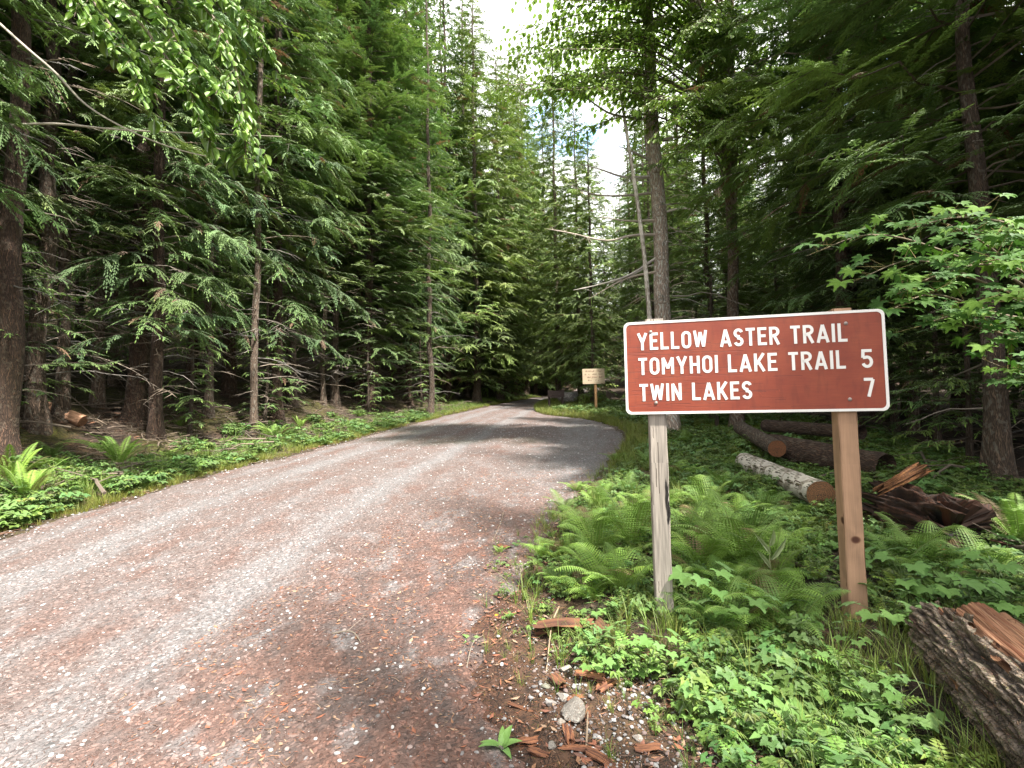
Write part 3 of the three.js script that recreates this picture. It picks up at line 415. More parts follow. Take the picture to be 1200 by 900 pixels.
{
  const A = V(0.763, 0, -3.2), B = V(2.247, 0, -2.87), mid = A.clone().add(B).multiplyScalar(0.5), w = 1.524, h = 0.61, turn = Math.atan2(-(B.z - A.z), B.x - A.x);
  const gy = height(mid.x, mid.z), t = thing('trail_sign', 'large brown wooden sign with white trail names on two square posts beside the road', 'sign', [mid.x, gy, mid.z], turn);
  const cy = 1.755 - gy;
  const bs = new THREE.ExtrudeGeometry(roundRect(w, h, 0.035), { depth: 0.018, bevelEnabled: false, curveSegments: 8 });
  { const p = bs.attributes.position, uv = bs.attributes.uv; for (let i = 0; i < p.count; i++) uv.setXY(i, p.getX(i) / w + 0.5, p.getY(i) / h + 0.5); }
  const bd = part('board', bs, std({ color: SIGNC, map: boardMap, bumpMap: boardBump, bumpScale: 0.0012, roughness: 0.55 }), t); bd.position.set(0, cy, 0);
  const ring = roundRect(w + 0.004, h + 0.004, 0.037); ring.holes.push(roundRect(w - 0.028, h - 0.028, 0.028, new THREE.Path()));
  const paint = std({ color: WHITE, roughness: 0.45 });
  const bo = part('border', new THREE.ExtrudeGeometry(ring, { depth: 0.0225, bevelEnabled: false, curveSegments: 8 }), paint, t); bo.position.set(0, cy, -0.002);
  const X = (u) => (u - 0.5) * w, Y = (v) => (0.5 - v) * h, lh = 0.186 * h;
  for (const [label, words, v] of [['first line of white capital letters', [['YELLOW', 0.055, 0.341], ['ASTER', 0.393, 0.621], ['TRAIL', 0.662, 0.868]], 0.308], ['second line, ending in 5', [['TOMYHOI', 0.057, 0.380], ['LAKE', 0.420, 0.608], ['TRAIL', 0.650, 0.857], ['5', 0.911, 0.953]], 0.578], ['third line, ending in 7', [['TWIN', 0.058, 0.231], ['LAKES', 0.274, 0.508], ['7', 0.917, 0.955]], 0.862]]) {
    for (const [wd, u0, u1] of words) { const b = new Buf(); wordGeo(b, wd, X(u0), X(u1), Y(v), lh); const g = b.geo(true); g.deleteAttribute('color'); const m = part('lettering', g, paint, t, 'white word ' + wd); m.position.set(0, cy, 0.0195); }
  }
  const lp = part('post', postGeo(0.112, cy + h / 2 + 0.022, -0.4, -0.006), std({ color: lin(0.40, 0.38, 0.355), map: grainMap, bumpMap: grainBump, bumpScale: 0.004, roughness: 0.9 }), t, 'weathered grey post'); lp.position.set(X(0.133), 0, -0.059);
  const rp = part('post', postGeo(0.104, cy + h / 2 + 0.022, -0.4, -0.004), std({ color: lin(0.43, 0.285, 0.19), map: planedMap, roughness: 0.8 }), t, 'newer tan post'); rp.position.set(X(0.862), 0, -0.0545);
  { // dark scar on the weathered post
    const b = new Buf(), r = rngOf(5); for (let i = 0; i < 26; i++) { const y = 0.56 + r() * 0.24 - gy * 0, x = 0.038 + r() * 0.014 - Math.abs(y - 0.62) * 0.05; kite(b, x, y, 0.0572, (r() - 0.5) * 0.3, 1, 0, 0.05 + r() * 0.05, 0.006, 1, 0, 0, -0.002, [0.03, 0.026, 0.024]); }
    const s = part('scar', b.geo(true), M.bits, lp, 'dark charred gouge'); s.position.y = 0.02; s.userData.kind = 'stuff';
  }
  const bolt = new THREE.SphereGeometry(0.013, 10, 5, 0, 6.284, 0, 1.2).rotateX(Math.PI / 2).scale(1, 1, 0.6), bm = std({ color: lin(0.25, 0.2, 0.18), metalness: 0.7, roughness: 0.55 });
  for (const [u, v] of [[0.112, 0.115], [0.125, 0.885], [0.865, 0.125], [0.865, 0.885]]) { const m = part('bolt', bolt, bm, t); m.position.set(X(u), cy + Y(v), 0.0165); }
}

// ------------------------------------------------------------------ notice, low barrier and boulder by the bend
{
  const p = onGround(696, 489); p.set(3.35, height(3.35, -19.6), -19.6);
  const t = thing('notice_board', 'small pale wooden notice with dark hand lettering on a single post', 'notice', [p.x, p.y, p.z], 0.08);
  const cv = canvasPair(512, 384, (c, d, W, H) => {
    const r = rngOf(51); c.fillStyle = '#cbbfae'; c.fillRect(0, 0, W, H); d.fillStyle = grey(128); d.fillRect(0, 0, W, H);
    for (let i = 0; i < 90; i++) { c.fillStyle = `rgba(${150 + r() * 60 | 0},${125 + r() * 50 | 0},${95 + r() * 40 | 0},.22)`; c.fillRect(0, r() * H, W, 1 + r() * 4); }
    c.strokeStyle = '#5a4030'; c.lineWidth = 7;
    [[70, 62, 430], [45, 140, 470], [60, 218, 445], [120, 296, 380]].forEach(([x0, y, x1]) => { for (let x = x0; x < x1; x += 20 + r() * 8) { if (r() < 0.14) { x += 16; continue; } c.beginPath(); c.moveTo(x, y + 20 - r() * 8); for (let k = 0; k < 3; k++) c.lineTo(x + 4 + r() * 12, y - 20 + r() * 40); c.stroke(); } });
  });
  const bd = part('board', new THREE.BoxGeometry(0.92, 0.62, 0.025), [...Array(4).fill(std({ color: lin(0.45, 0.33, 0.2) })), std({ color: lin(0.62, 0.58, 0.52), map: cv[0], roughness: 0.85 }), std({ color: lin(0.45, 0.33, 0.2) })], t); bd.position.set(0, 1.47, 0.03); bd.rotation.z = 0.012;
  part('post', postGeo(0.10, 1.72, -0.4, 0.0), std({ color: lin(0.50, 0.31, 0.16), map: grainMap, bumpMap: grainBump, bumpScale: 0.003 }), t).position.set(0.08, 0, -0.035);
  const q = [2.15, -23.4], b = thing('barrier_board', 'low dark brown plank barrier on two short posts where the road bends', 'barrier', [q[0], height(...q), q[1]], 0.28);
  const dark = std({ color: lin(0.085, 0.06, 0.06), map: grainMap, bumpMap: grainBump, bumpScale: 0.003 });
  for (const [y, hh] of [[0.53, 0.17], [0.71, 0.17]]) { const g = new THREE.BoxGeometry(0.86, hh, 0.05, 10, 1, 1), pa = g.attributes.position; for (let i = 0; i < pa.count; i++) pa.setY(i, pa.getY(i) + 0.12 * (pa.getX(i) / 0.43) ** 2 * 0.35); part('plank', g, dark, b).position.set(0, y, 0); }
  for (const x of [-0.34, 0.36]) part('post', postGeo(0.09, 0.7, -0.3, 0), dark, b).position.set(x, 0, -0.075);
}
function rockGeo(seed, sx, sy, sz, det = 3, rough = 0.25, lo = 0.62) {
  const g = new THREE.IcosahedronGeometry(1, det), p = g.attributes.position, r = rngOf(seed), planes = []; for (let i = 0; i < 9; i++) planes.push([V(r() - 0.5, r() - 0.5, r() - 0.5).normalize(), lo + r() * 0.3]);
  for (let i = 0; i < p.count; i++) { const v = V(p.getX(i), p.getY(i), p.getZ(i)); let k = 1; for (const [n, d] of planes) { const q = v.dot(n); if (q > 0) k = Math.min(k, d / q); } k *= 1 + rough * 0.25 * fbm3(v.x * 3 + seed, v.y * 3, v.z * 3, 3); p.setXYZ(i, v.x * k * sx, v.y * k * sy, v.z * k * sz); }
  g.computeVertexNormals(); return g;
}
const stoneMat = (c) => std({ color: lin(...c), map: rep(gravelMap, 0.4, 0.4), roughness: 0.85 });
solo('boulder', rockGeo(3, 0.62, 0.4, 0.5, 4), stoneMat([0.42, 0.42, 0.43]), 'pale grey boulder behind the low dark barrier', 'boulder').position.set(3.0, height(3.0, -25.2) + 0.42, -25.2);

// ------------------------------------------------------------------ logs
// a trunk lying from a to b; rad(t, angle) gives its radius, col(t, angle) its colour
function lyingGeo(a, b0, S, N, rad, col, caps = [0.9, 0.6, 0.36]) {
  const d = b0.clone().sub(a), len = d.length(), f = d.clone().normalize(), s = V(0, 1, 0).cross(f).normalize(), u = f.clone().cross(s), bark = new Buf();
  for (let k = 0; k <= N; k++) for (let j = 0; j <= S; j++) { const t = k / N, an = j / S * 6.28319, q = rad(t, an), e = col ? col(t, an) : [1, 1, 1], c = a.clone().addScaledVector(d, t); bark.v(c.x + (s.x * Math.cos(an) + u.x * Math.sin(an)) * q, c.y + (s.y * Math.cos(an) + u.y * Math.sin(an)) * q, c.z + (s.z * Math.cos(an) + u.z * Math.sin(an)) * q, ...e, j / S, t * len); }
  for (let k = 0; k < N; k++) for (let j = 0; j < S; j++) { const o = k * (S + 1) + j; bark.t(o, o + 1, o + S + 1); bark.t(o + 1, o + S + 2, o + S + 1); }
  return bark.geo(true, true);
}
function endDisc(c, nrm, rad, S = 28, bulge = 0) {
  const s = Math.abs(nrm.y) > 0.9 ? V(1, 0, 0) : V(0, 1, 0).cross(nrm).normalize(), u = nrm.clone().cross(s), b = new Buf(), m = b.v(c.x + nrm.x * bulge, c.y + nrm.y * bulge, c.z + nrm.z * bulge, 1, 1, 1, 0.5, 0.5), q = [];
  for (let j = 0; j <= S; j++) { const a = j / S * 6.28319, r = rad(a); q.push(b.v(c.x + (s.x * Math.cos(a) + u.x * Math.sin(a)) * r, c.y + (s.y * Math.cos(a) + u.y * Math.sin(a)) * r, c.z + (s.z * Math.cos(a) + u.z * Math.sin(a)) * r, 1, 1, 1, 0.5 + Math.cos(a) * 0.5, 0.5 + Math.sin(a) * 0.5)); }
  for (let j = 0; j < S; j++) b.t(m, q[j], q[j + 1]);
  return b.geo(true, true);
}
const [ringMap, ringBump] = canvasPair(256, 256, (c, d, W, H) => { noiseFill(c, W, H, (u, v) => { const x = u - 0.5, y = v - 0.5, R = Math.hypot(x, y) + 0.03 * fbm2(x * 5, y * 5, 3), ck = sstep(0.035, 0.0, Math.abs(((Math.atan2(y, x) * 3 + 2 * fbm2(x * 4, y * 4, 2)) % 2.1) - 0.3) * R) , k = (195 + 34 * Math.sin(R * 110 + 3 * fbm2(x * 6, y * 6, 2)) + 46 * fbm2(x * 10, y * 10, 4)) * (1 - 0.6 * ck); return [k, k * 0.93, k * 0.85]; }); noiseFill(d, W, H, (u, v) => { const k = 130 + 60 * fbm2(u * 30, v * 30, 3); return [k, k, k]; }); });
const cutMat = (c) => std({ color: lin(...c), map: ringMap, bumpMap: ringBump, bumpScale: 0.004, roughness: 0.8 });
function log(name, label, a, b, r0, r1, mat, cut, opt = {}) {
  const t = thing(name, label, 'log', [a.x, a.y, a.z]), sd = opt.seed ?? a.x * 7, O = V(0, 0, 0), B = b.clone().sub(a), fur = opt.fur ?? 0.06, rad = (k, an) => lerp(r0, r1, k) * (1 + fur * fbm3(Math.cos(an) * 2.5 + sd, Math.sin(an) * 2.5, k * B.length() * 2.5, 4)), f = B.clone().normalize();
  part('bark', lyingGeo(O, B, opt.S ?? 32, Math.round(B.length() * 26), rad), mat, t);
  if (cut) { const s = V(0, 1, 0).cross(f).normalize(); part('cut_end', endDisc(B, f, (an) => rad(1, an) * 0.985), cutMat(cut), t); part('cut_end', endDisc(O, f.clone().negate(), (an) => r0 * 0.98), cutMat(cut), t); }
  return t;
}
const G = (px, py, lift = 0) => { const p = onGround(px, py); p.y += lift; return p; };
{
  // white-barked log: near cut end at (968,578), running back to the left
  const e = at(962, 577, 5.0), s = at(872, 533, 7.2); e.y = height(e.x, e.z) + 0.16; s.y = height(s.x, s.z) + 0.16;
  log('birch_log', 'white-barked log with dark bands and an orange cut end behind the sign posts', s, e, 0.13, 0.145, M.paper, [0.24, 0.13, 0.065]);
  const e2 = at(911, 534, 7.0), s2 = at(868, 524, 9.0); e2.y = height(e2.x, e2.z) + 0.36; s2.y = height(s2.x, s2.z) + 0.34;
  log('cut_log', 'brown log with a round orange sawn end lying above the white-barked log', s2, e2, 0.12, 0.125, M.bark, [0.22, 0.095, 0.04]);
  const e3 = at(1012, 541, 6.9), s3 = at(898, 521, 8.6); e3.y = height(e3.x, e3.z) + 0.36; s3.y = height(s3.x, s3.z) + 0.42;
  log('mossy_log', 'dark thin upper log passing behind the right sign post', s3, e3, 0.11, 0.10, M.barkDark, null);
  const e4 = at(1040, 572, 5.9), s4 = at(905, 548, 7.6); e4.y = height(e4.x, e4.z) + 0.16; s4.y = height(s4.x, s4.z) + 0.16;
  log('fallen_log', 'dark thick wet log lying between the white-barked log and the thin upper log', s4, e4, 0.19, 0.17, M.barkDark, null, { fur: 0.14 });
  const e5 = onGround(97, 500), s5 = onGround(54, 486); e5.y += 0.10; s5.y += 0.16;
  log('stripped_log', 'short bare pinkish log with a broken end on the left bank above the sword fern', s5, e5, 0.09, 0.12, std({ color: lin(0.50, 0.30, 0.20), map: grainMap, bumpMap: grainBump, bumpScale: 0.01 }), [0.4, 0.24, 0.16], { fur: 0.12 });
}
// rotten stump log and its splinter
function fibreLog(name, label, a, b, r0, r1, c0, c1, o = {}) {
  const t = thing(name, label, o.cat ?? 'log', [a.x, a.y, a.z]), B = b.clone().sub(a), sd = o.seed ?? 3, L = B.length(), f = B.clone().normalize(), s = V(0, 1, 0).cross(f).normalize(), u = f.clone().cross(s), bf = new Buf(), S = o.S ?? 120, N = Math.max(24, Math.round(L * 60));
  for (let k = 0; k <= N; k++) for (let j = 0; j <= S; j++) {
    const cap0 = k < 3 ? 3 - k : 0, cap1 = k > N - 3 ? k - N + 3 : 0, cap = cap0 + cap1, an = j / S * 6.28319, x = Math.cos(an), y = Math.sin(an), tt = clamp((k - 3) / (N - 6)), e = Math.min(tt, 1 - tt) * L;
    const g = fbm3(x * 2.2 + sd, y * 2.2, tt * L * 2.2, 4), g2 = n3(x * 8 + sd, y * 8, tt * L * 1.4), g3 = fbm3(x * 20, y * 20 + sd, tt * L * 5, 2), chunk = Math.round(3 * n3(x * 1.6 + sd, y * 1.6, tt * L * 2.6)) / 3;
    const rr = lerp(r0, r1, tt) * (1 + (o.amp ?? 0.4) * g + 0.10 * g2 + 0.07 * g3 + 0.12 * chunk) * [1, 0.72, 0.4, 0.02][cap];
    const end = sstep(0.25, 0, e) * (0.16 * n2(x * 2.5 + sd, y * 2.5 + (tt > 0.5 ? 7 : 0)) + 0.05 * n2(an * 9, sd)) * (o.jag ?? 1), ax = tt * L + (tt > 0.5 ? end - cap * 0.05 : -end + cap * 0.05);
    const c = mixc(c0, c1, clamp(0.42 + 0.9 * g2 * 0.6 + 1.1 * g3 + 0.5 * g));
    bf.v(f.x * ax + (s.x * x + u.x * y) * rr, f.y * ax + (s.y * x + u.y * y) * rr, f.z * ax + (s.z * x + u.z * y) * rr, ...c, j / S, tt * L);
  }
  for (let k = 0; k < N; k++) for (let j = 0; j < S; j++) { const q = k * (S + 1) + j; bf.t(q, q + 1, q + S + 1); bf.t(q + 1, q + S + 2, q + S + 1); }
  part('wood', bf.geo(true, true), std({ vertexColors: true, map: rep(litterMap, 2, 1), bumpMap: rep(grainBump, 3, 1.5), bumpScale: 0.006, roughness: 0.95 }), t);
  return t;
}
{
  const a = at(1034, 580, 4.5), b = at(1128, 612, 3.75); a.y = height(a.x, a.z) + 0.17; b.y = height(b.x, b.z) + 0.16;
  fibreLog('rotten_log', 'dark crumbling red-brown rotten log right of the tan sign post', a, b, 0.21, 0.23, [0.035, 0.018, 0.012], [0.13, 0.055, 0.03], { seed: 8 });
  const c = at(1031, 575, 4.35), d = at(1080, 549, 4.3); fibreLog('wood_splinter', 'jagged orange splinter of wood sticking up from the rotten log', c, d, 0.04, 0.055, [0.24, 0.11, 0.05], [0.6, 0.32, 0.16], { seed: 4, S: 60, amp: 0.5, jag: 0.5, cat: 'splinter' });
  const e = at(1096, 618, 3.7), f = at(1106, 650, 3.5); e.y = height(e.x, e.z) + 0.1; f.y = height(f.x, f.z) + 0.03; fibreLog('wood_splinter', 'crumbled orange-red wood below the rotten log', e, f, 0.05, 0.04, [0.30, 0.10, 0.05], [0.7, 0.32, 0.18], { seed: 14, S: 60, amp: 0.5, jag: 0.4, cat: 'splinter' });
}
{ // the big split log at the lower right: a bark shell over torn red wood
  const a = V(2.27, 0, -2.5), b = V(1.72, 0, -1.0); a.y = height(a.x, a.z) + 0.15; b.y = height(b.x, b.z) + 0.13;
  const t = thing('split_log', 'big split log with grey flaky bark and torn orange wood beside the tan sign post', 'log', [a.x, a.y, a.z]), B = b.clone().sub(a), L = B.length(), R = 0.23;
  const wr = (k, an) => { const g = fbm3(Math.cos(an) * 4, Math.sin(an) * 4 + 3, k * L * 0.7, 4), g2 = fbm3(Math.cos(an) * 22, Math.sin(an) * 22, k * L * 1.6, 3), e = k * L, jag = sstep(0, 0.05 + 0.16 * (0.5 + 0.5 * n2(an * 2.3, 4)), e); const g3 = n3(Math.cos(an) * 9, Math.sin(an) * 9, k * L * 0.8); return (R - 0.025) * (1 + 0.18 * g + 0.05 * g2 - 0.07 * Math.pow(1 - Math.abs(g3), 5)) * (0.3 + 0.7 * jag); };
  const wc = (k, an) => mixc([0.18, 0.062, 0.03], [0.46, 0.27, 0.16], clamp(0.45 + 1.2 * fbm3(Math.cos(an) * 14, Math.sin(an) * 14, k * L * 1.2, 4)));
  part('wood', lyingGeo(V(0, 0, 0), B, 200, 190, wr, wc), std({ vertexColors: true, map: rep(grainMap, 4, 1.5), bumpMap: rep(grainBump, 4, 1.5), bumpScale: 0.008, roughness: 0.85 }), t);
  // bark: stands proud, torn away along a wandering edge on the upper right
  const bk = new Buf(), S = 240, N = 220, f = B.clone().normalize(), s = V(0, 1, 0).cross(f).normalize(), u = f.clone().cross(s), id = [];
  const inside = (k, an) => { let e = an; const tear = 0.48 + 0.22 * fbm2(k * L * 2.2, 3, 4) + 0.10 * n2(k * L * 9, 1), hole = fbm2(k * L * 2.6 + 4, an * 1.7, 3); const start = 0.06 + 0.05 * n2(an * 5, 2); if (k * L < start) return false; const down = -2.6; const q = Math.PI - an - 0.6; return q > down && q < tear - sstep(0.75, 1.6, k * L) * 0.25 && !(q > 0.25 && hole > 0.27); };
  for (let k = 0; k <= N; k++) for (let j = 0; j <= S; j++) {
    const tt = k / N, an = 0.9 + 4.4 * j / S, x = Math.cos(an), y = Math.sin(an), kl = tt * L;
    const pl = fbm3(x * 3.2 + 0.6 * kl, y * 3.2 + 9, kl * 2.2, 4), fine = fbm3(x * 14, y * 14, kl * 9, 3), crack = Math.pow(1 - Math.abs(n3(x * 3.4 + 0.5 * n2(kl * 3, 2), y * 3.4, kl * 1.3)), 6);
    const rr = R * (1 + 0.16 * fbm3(x * 4 * 0.25, y, kl * 0.7, 3)) + 0.022 * pl + 0.016 * fine - 0.022 * crack + 0.010;
    const li = sstep(0.12, 0.32, fbm3(x * 6, y * 6 + 20, kl * 5, 4)), m = clamp(0.55 + 1.1 * pl + 0.9 * fine), c = mixc(mixc([0.12, 0.10, 0.09], [0.58, 0.525, 0.50], m * (1 - 0.7 * crack)), [0.52, 0.50, 0.46], li * 0.75), red = sstep(0.25, 0.5, fbm3(x * 3 + 40, y * 3, kl * 3, 3)), cc = mixc(c, [0.16, 0.075, 0.05], red * 0.7);
    const e = B.clone().multiplyScalar(tt); id.push(inside(tt, an) ? bk.v(e.x + (s.x * x + u.x * y) * rr, e.y + (s.y * x + u.y * y) * rr, e.z + (s.z * x + u.z * y) * rr, ...cc, j / S * 1.2, kl) : -1);
  }
  for (let k = 0; k < N; k++) for (let j = 0; j < S; j++) { const o = k * (S + 1) + j, q = [id[o], id[o + 1], id[o + S + 1], id[o + S + 2]]; if (q.every((x) => x >= 0)) { bk.t(q[0], q[1], q[2]); bk.t(q[1], q[3], q[2]); } }
  part('bark', bk.geo(true, true), std({ vertexColors: true, map: rep(litterMap, 1.5, 1.5), bumpMap: rep(litterBump, 1.5, 1.5), bumpScale: 0.02, roughness: 0.95, side: THREE.DoubleSide }), t).userData.label = 'grey flaky lichened bark';
}

// ------------------------------------------------------------------ broad-leaved trees and shrubs
function leafBlade(b, p, d, up, len, wid, col, fold = 0.12, curl = 0.15) {   // an oval leaf folded on its midrib
  const s = d.clone().cross(up).normalize(), n = s.clone().cross(d).normalize(), q = (t, w, h) => b.v(p.x + d.x * len * t + s.x * w + n.x * h, p.y + d.y * len * t + s.y * w + n.y * h, p.z + d.z * len * t + s.z * w + n.z * h, ...col);
  const r = q(0, 0, 0), m1 = q(0.3, 0, -0.02 * len), m2 = q(0.66, 0, -0.05 * len - curl * len * 0.3), tp = q(1, 0, -curl * len), f = fold * wid * 2;
  for (const g of [1, -1]) { const a = q(0.3, g * wid, f), c = q(0.66, g * wid * 0.86, f - curl * len * 0.35), e = q(0.1, g * wid * 0.6, f * 0.5); b.t(r, e, m1); b.t(e, a, m1); b.t(m1, a, m2); b.t(a, c, m2); b.t(m2, c, tp); }
}
function lobedLeaf(b, p, d, up, size, lobes, col, deep = 0.45, cup = 0.12) {   // a palmate leaf: toothed lobes, each creased along its vein
  const s = d.clone().cross(up).normalize(), n = s.clone().cross(d).normalize(), q = (x, y, z = 0) => { const h = cup * size * (0.6 * Math.abs(y) - (x * x) * 0.9) + z * size; return b.v(p.x + (d.x * x + s.x * y) * size + n.x * h, p.y + (d.y * x + s.y * y) * size + n.y * h, p.z + (d.z * x + s.z * y) * size + n.z * h, ...col); };
  const span = 4.6, da = span / lobes, P = (ang, rr, z) => q(0.12 + Math.cos(ang) * rr, Math.sin(ang) * rr, z);
  for (let k = 0; k < lobes; k++) {
    const a = -span / 2 + span * (k + 0.5) / lobes, ln = 0.62 + 0.42 * Math.cos(a * 0.55), c = q(0.12, 0), m = P(a, ln * 0.6, -0.035), tip = P(a, ln, -0.07);
    for (const g of [-1, 1]) { const inn = (k === 0 && g < 0) || (k === lobes - 1 && g > 0) ? ln * 0.35 : ln * (1 - deep), si = P(a + g * da * 0.5, inn, 0.02), w = P(a + g * da * 0.33, ln * 0.74, 0.03), t1 = P(a + g * da * 0.22, ln * 0.72, 0.01), t2 = P(a + g * da * 0.17, ln * 0.87, 0), tri = (x, y, z) => g > 0 ? b.t(x, y, z) : b.t(x, z, y); tri(c, m, si); tri(m, t1, si); tri(si, t1, w); tri(m, tip, t2); tri(m, t2, t1); }
  }
}
const curve3 = (pts, n) => new THREE.CatmullRomCurve3(pts).getPoints(n);
const LEAFG = [0.125, 0.25, 0.04], LEAFY = [0.23, 0.37, 0.05], LEAFD = [0.08, 0.15, 0.03];
// twigs with leaves along a limb; emit(position, direction, up, length) places one leaf
function leafyTwigs(r, limb, o, twigBuf, emit) {
  const n = Math.round(o.twigs);
  for (let i = 0; i < n; i++) {
    const t = lerp(o.from ?? 0.2, 1, (i + r()) / n), k = Math.min(limb.length - 2, Math.floor(t * (limb.length - 1))), p = limb[k].clone().lerp(limb[k + 1], t * (limb.length - 1) - k), d = limb[k + 1].clone().sub(limb[k]).normalize();
    const side = V(-d.z, 0, d.x).normalize().multiplyScalar(i % 2 ? 1 : -1), tw = d.clone().multiplyScalar(0.7).addScaledVector(side, 0.5 + 0.5 * r()).add(V(0, (r() - 0.45) * 0.7, 0)).normalize(), L = o.len * (0.5 + 0.8 * r()) * (1.1 - 0.5 * t), pts = [];
    for (let j = 0; j <= 4; j++) pts.push(p.clone().addScaledVector(tw, L * j / 4).add(V(0, -0.22 * L * (j / 4) ** 2, 0)));
    if (twigBuf) stick(twigBuf, pts, 0.006, 0.0015, 4, [0.13, 0.10, 0.075]);
    const m = Math.max(3, Math.round(L / o.space));
    for (let j = 0; j < m; j++) { const u = (j + 0.4) / m, q = pts[Math.min(3, Math.floor(u * 4))].clone().lerp(pts[Math.min(4, Math.floor(u * 4) + 1)], u * 4 - Math.floor(u * 4)), a = (j % 2 ? 1 : -1) * (0.6 + 0.6 * r()), sd = V(-tw.z, 0, tw.x), dir = tw.clone().multiplyScalar(Math.cos(a)).addScaledVector(sd, Math.sin(a)).add(V(0, -0.35 - 0.5 * r(), 0)).normalize(); emit(q.addScaledVector(dir, 0.015), dir, V((r() - 0.5) * 0.9, 1, (r() - 0.5) * 0.9).normalize(), o.leaf * (0.7 + 0.55 * r())); }
  }
}
const leafProtos = (cols, len = 1, wid = 0.36) => cols.map((c, i) => { const b = new Buf(); leafBlade(b, V(0, 0, 0), V(0, 0, -1), V(0, 1, 0), len, wid, c, 0.10 + 0.08 * (i % 3), 0.1 + 0.12 * (i % 2)); return b.geo(true); });
const placeLeaf = (g, mat, parent, p, d, up, s) => { const m = part('leaf', g, mat, parent), x = d.clone().cross(up).normalize(), y = x.clone().cross(d).normalize(); m.matrix.makeBasis(x, y, d.clone().negate()); m.quaternion.setFromRotationMatrix(m.matrix); m.position.copy(p); m.scale.setScalar(s); return m; };
{ // alder over the top left: its limbs hang into view
  const r = rngOf(61), bx = -8.2, bz = -4.6, t = thing('alder_tree', 'broad-leaved tree whose bright leafy branches hang over the left forest edge', 'tree', [bx, height(bx, bz), bz]), O = t.position;
  part('trunk', trunkGeo(62, 13, 0.13, 0.04, { lx: 1.2, lz: -0.8, fur: 0.03 }), M.barkPale, t);
  const protos = leafProtos([LEAFG, LEAFY, mixc(LEAFG, LEAFY, 0.5), LEAFD, mixc(LEAFG, LEAFY, 0.25)]), tw = new Buf(), rest = new Buf(); let n = 0;
  for (const pts of [[[-30, -190, 6.9], [90, -90, 6.5], [185, 10, 6.2], [225, 75, 6.1], [262, 108, 6.0]], [[-20, -150, 6.6], [70, -60, 6.3], [115, 10, 6.2], [150, 60, 6.1], [170, 110, 6.1]], [[60, -200, 7.0], [190, -90, 6.8], [255, -20, 6.7], [290, 25, 6.6], [312, 55, 6.6]], [[0, -160, 6.6], [110, -40, 6.3], [190, 60, 6.1], [225, 110, 6.0], [240, 150, 6.0]], [[-40, -140, 6.2], [30, -60, 6.1], [85, -10, 6.0], [110, 30, 6.0]], [[140, -120, 6.7], [215, -20, 6.5], [262, 40, 6.4], [285, 130, 6.3], [288, 185, 6.3]]]) {
    const top = V(bx + 0.7, pts[0][1] < -170 ? 10.4 : 9.4, bz - 0.4), limb = curve3([top, ...pts.map((q) => at(...q))], 26).map((p) => p.clone().sub(O));
    const b = new Buf(); stick(b, limb, 0.035, 0.005, 6, [0.16, 0.12, 0.10]); part('branch', b.geo(true), M.twig, t);
    leafyTwigs(r, limb, { twigs: 46, from: 0.42, len: 0.48, space: 0.07, leaf: 0.15 }, tw, (p, d, up, s) => { const w = p.clone().add(O).project(camera); if (n < 300 && Math.abs(w.x) < 1.02 && w.y < 1.03) { placeLeaf(protos[r() * 5 | 0], M.leaf, t, p, d, up, s); n++; } else leafBlade(rest, p, d, up, s, s * 0.36, mixc(LEAFG, LEAFY, r()), 0.12, 0.15); });
  }
  for (const pts of [[[-20, 10, 7.2], [30, 55, 6.9], [66, 86, 6.7], [100, 122, 6.6], [150, 152, 6.5], [205, 174, 6.4], [255, 185, 6.4], [300, 186, 6.4]], [[-30, 150, 7.4], [60, 145, 7.0], [140, 152, 6.8], [230, 156, 6.7], [330, 160, 6.7]]]) { const b = new Buf(); stick(b, curve3(pts.map((q) => at(...q).sub(O)), 30), 0.02, 0.004, 6, [0.34, 0.30, 0.25]); part('bare_branch', b.geo(true), M.twig, t, 'long thin bare grey branch'); }
  part('twig_spray', tw.geo(), M.twig, t).userData.kind = 'stuff';
  part('leaves', rest.geo(true), M.leaf, t).userData.kind = 'stuff';
}
{ // alder above the bend, behind the sign
  const r = rngOf(65), bx = 5.3, bz = -11.4, t = thing('alder_tree', 'tall broad-leaved tree with bright back-lit leaves spreading over the road behind the sign', 'tree', [bx, height(bx, bz), bz]), O = t.position;
  part('trunk', trunkGeo(66, 15, 0.16, 0.05, { lx: 0.2, lz: 0.4, fur: 0.03 }), M.barkPale, t);
  const fol = new Buf(), tw = new Buf();
  for (let i = 0; i < 102; i++) {
    const px = i % 3 === 2 ? 780 + r() * 130 : i % 3 === 1 ? 588 + r() * 80 : 640 + r() * 170, py = i % 3 === 2 ? 20 + r() * 170 : -120 + r() * 300 * (0.5 + 0.5 * r()), dep = 8.6 + r() * 3, e = at(px, Math.min(py, 250), dep), st = V(bx + 0.1, Math.max(6.0, Math.min(e.y - 0.6 + r(), 13)), bz + 0.2), mid = st.clone().lerp(e, 0.5).add(V(0, 0.5 + 0.5 * r(), 0));
    const limb = curve3([st, mid, e], 16).map((p) => p.sub(O)), b = new Buf(); stick(b, limb, 0.03, 0.005, 5, [0.17, 0.14, 0.11]); part('branch', b.geo(true), M.twig, t);
    leafyTwigs(r, limb, { twigs: 30, from: 0.35, len: 0.75, space: 0.075, leaf: 0.115 }, tw, (p, d, up, s) => leafBlade(fol, p, d, up, s, s * 0.37, tint(r, mixc(LEAFG, [0.30, 0.44, 0.06], 0.35 + 0.65 * r()), 0.15), 0.12, 0.15));
  }
  part('twig_spray', tw.geo(), M.twig, t).userData.kind = 'stuff';
  part('foliage', fol.geo(true), leafy(0.62, 0.5), t);
}
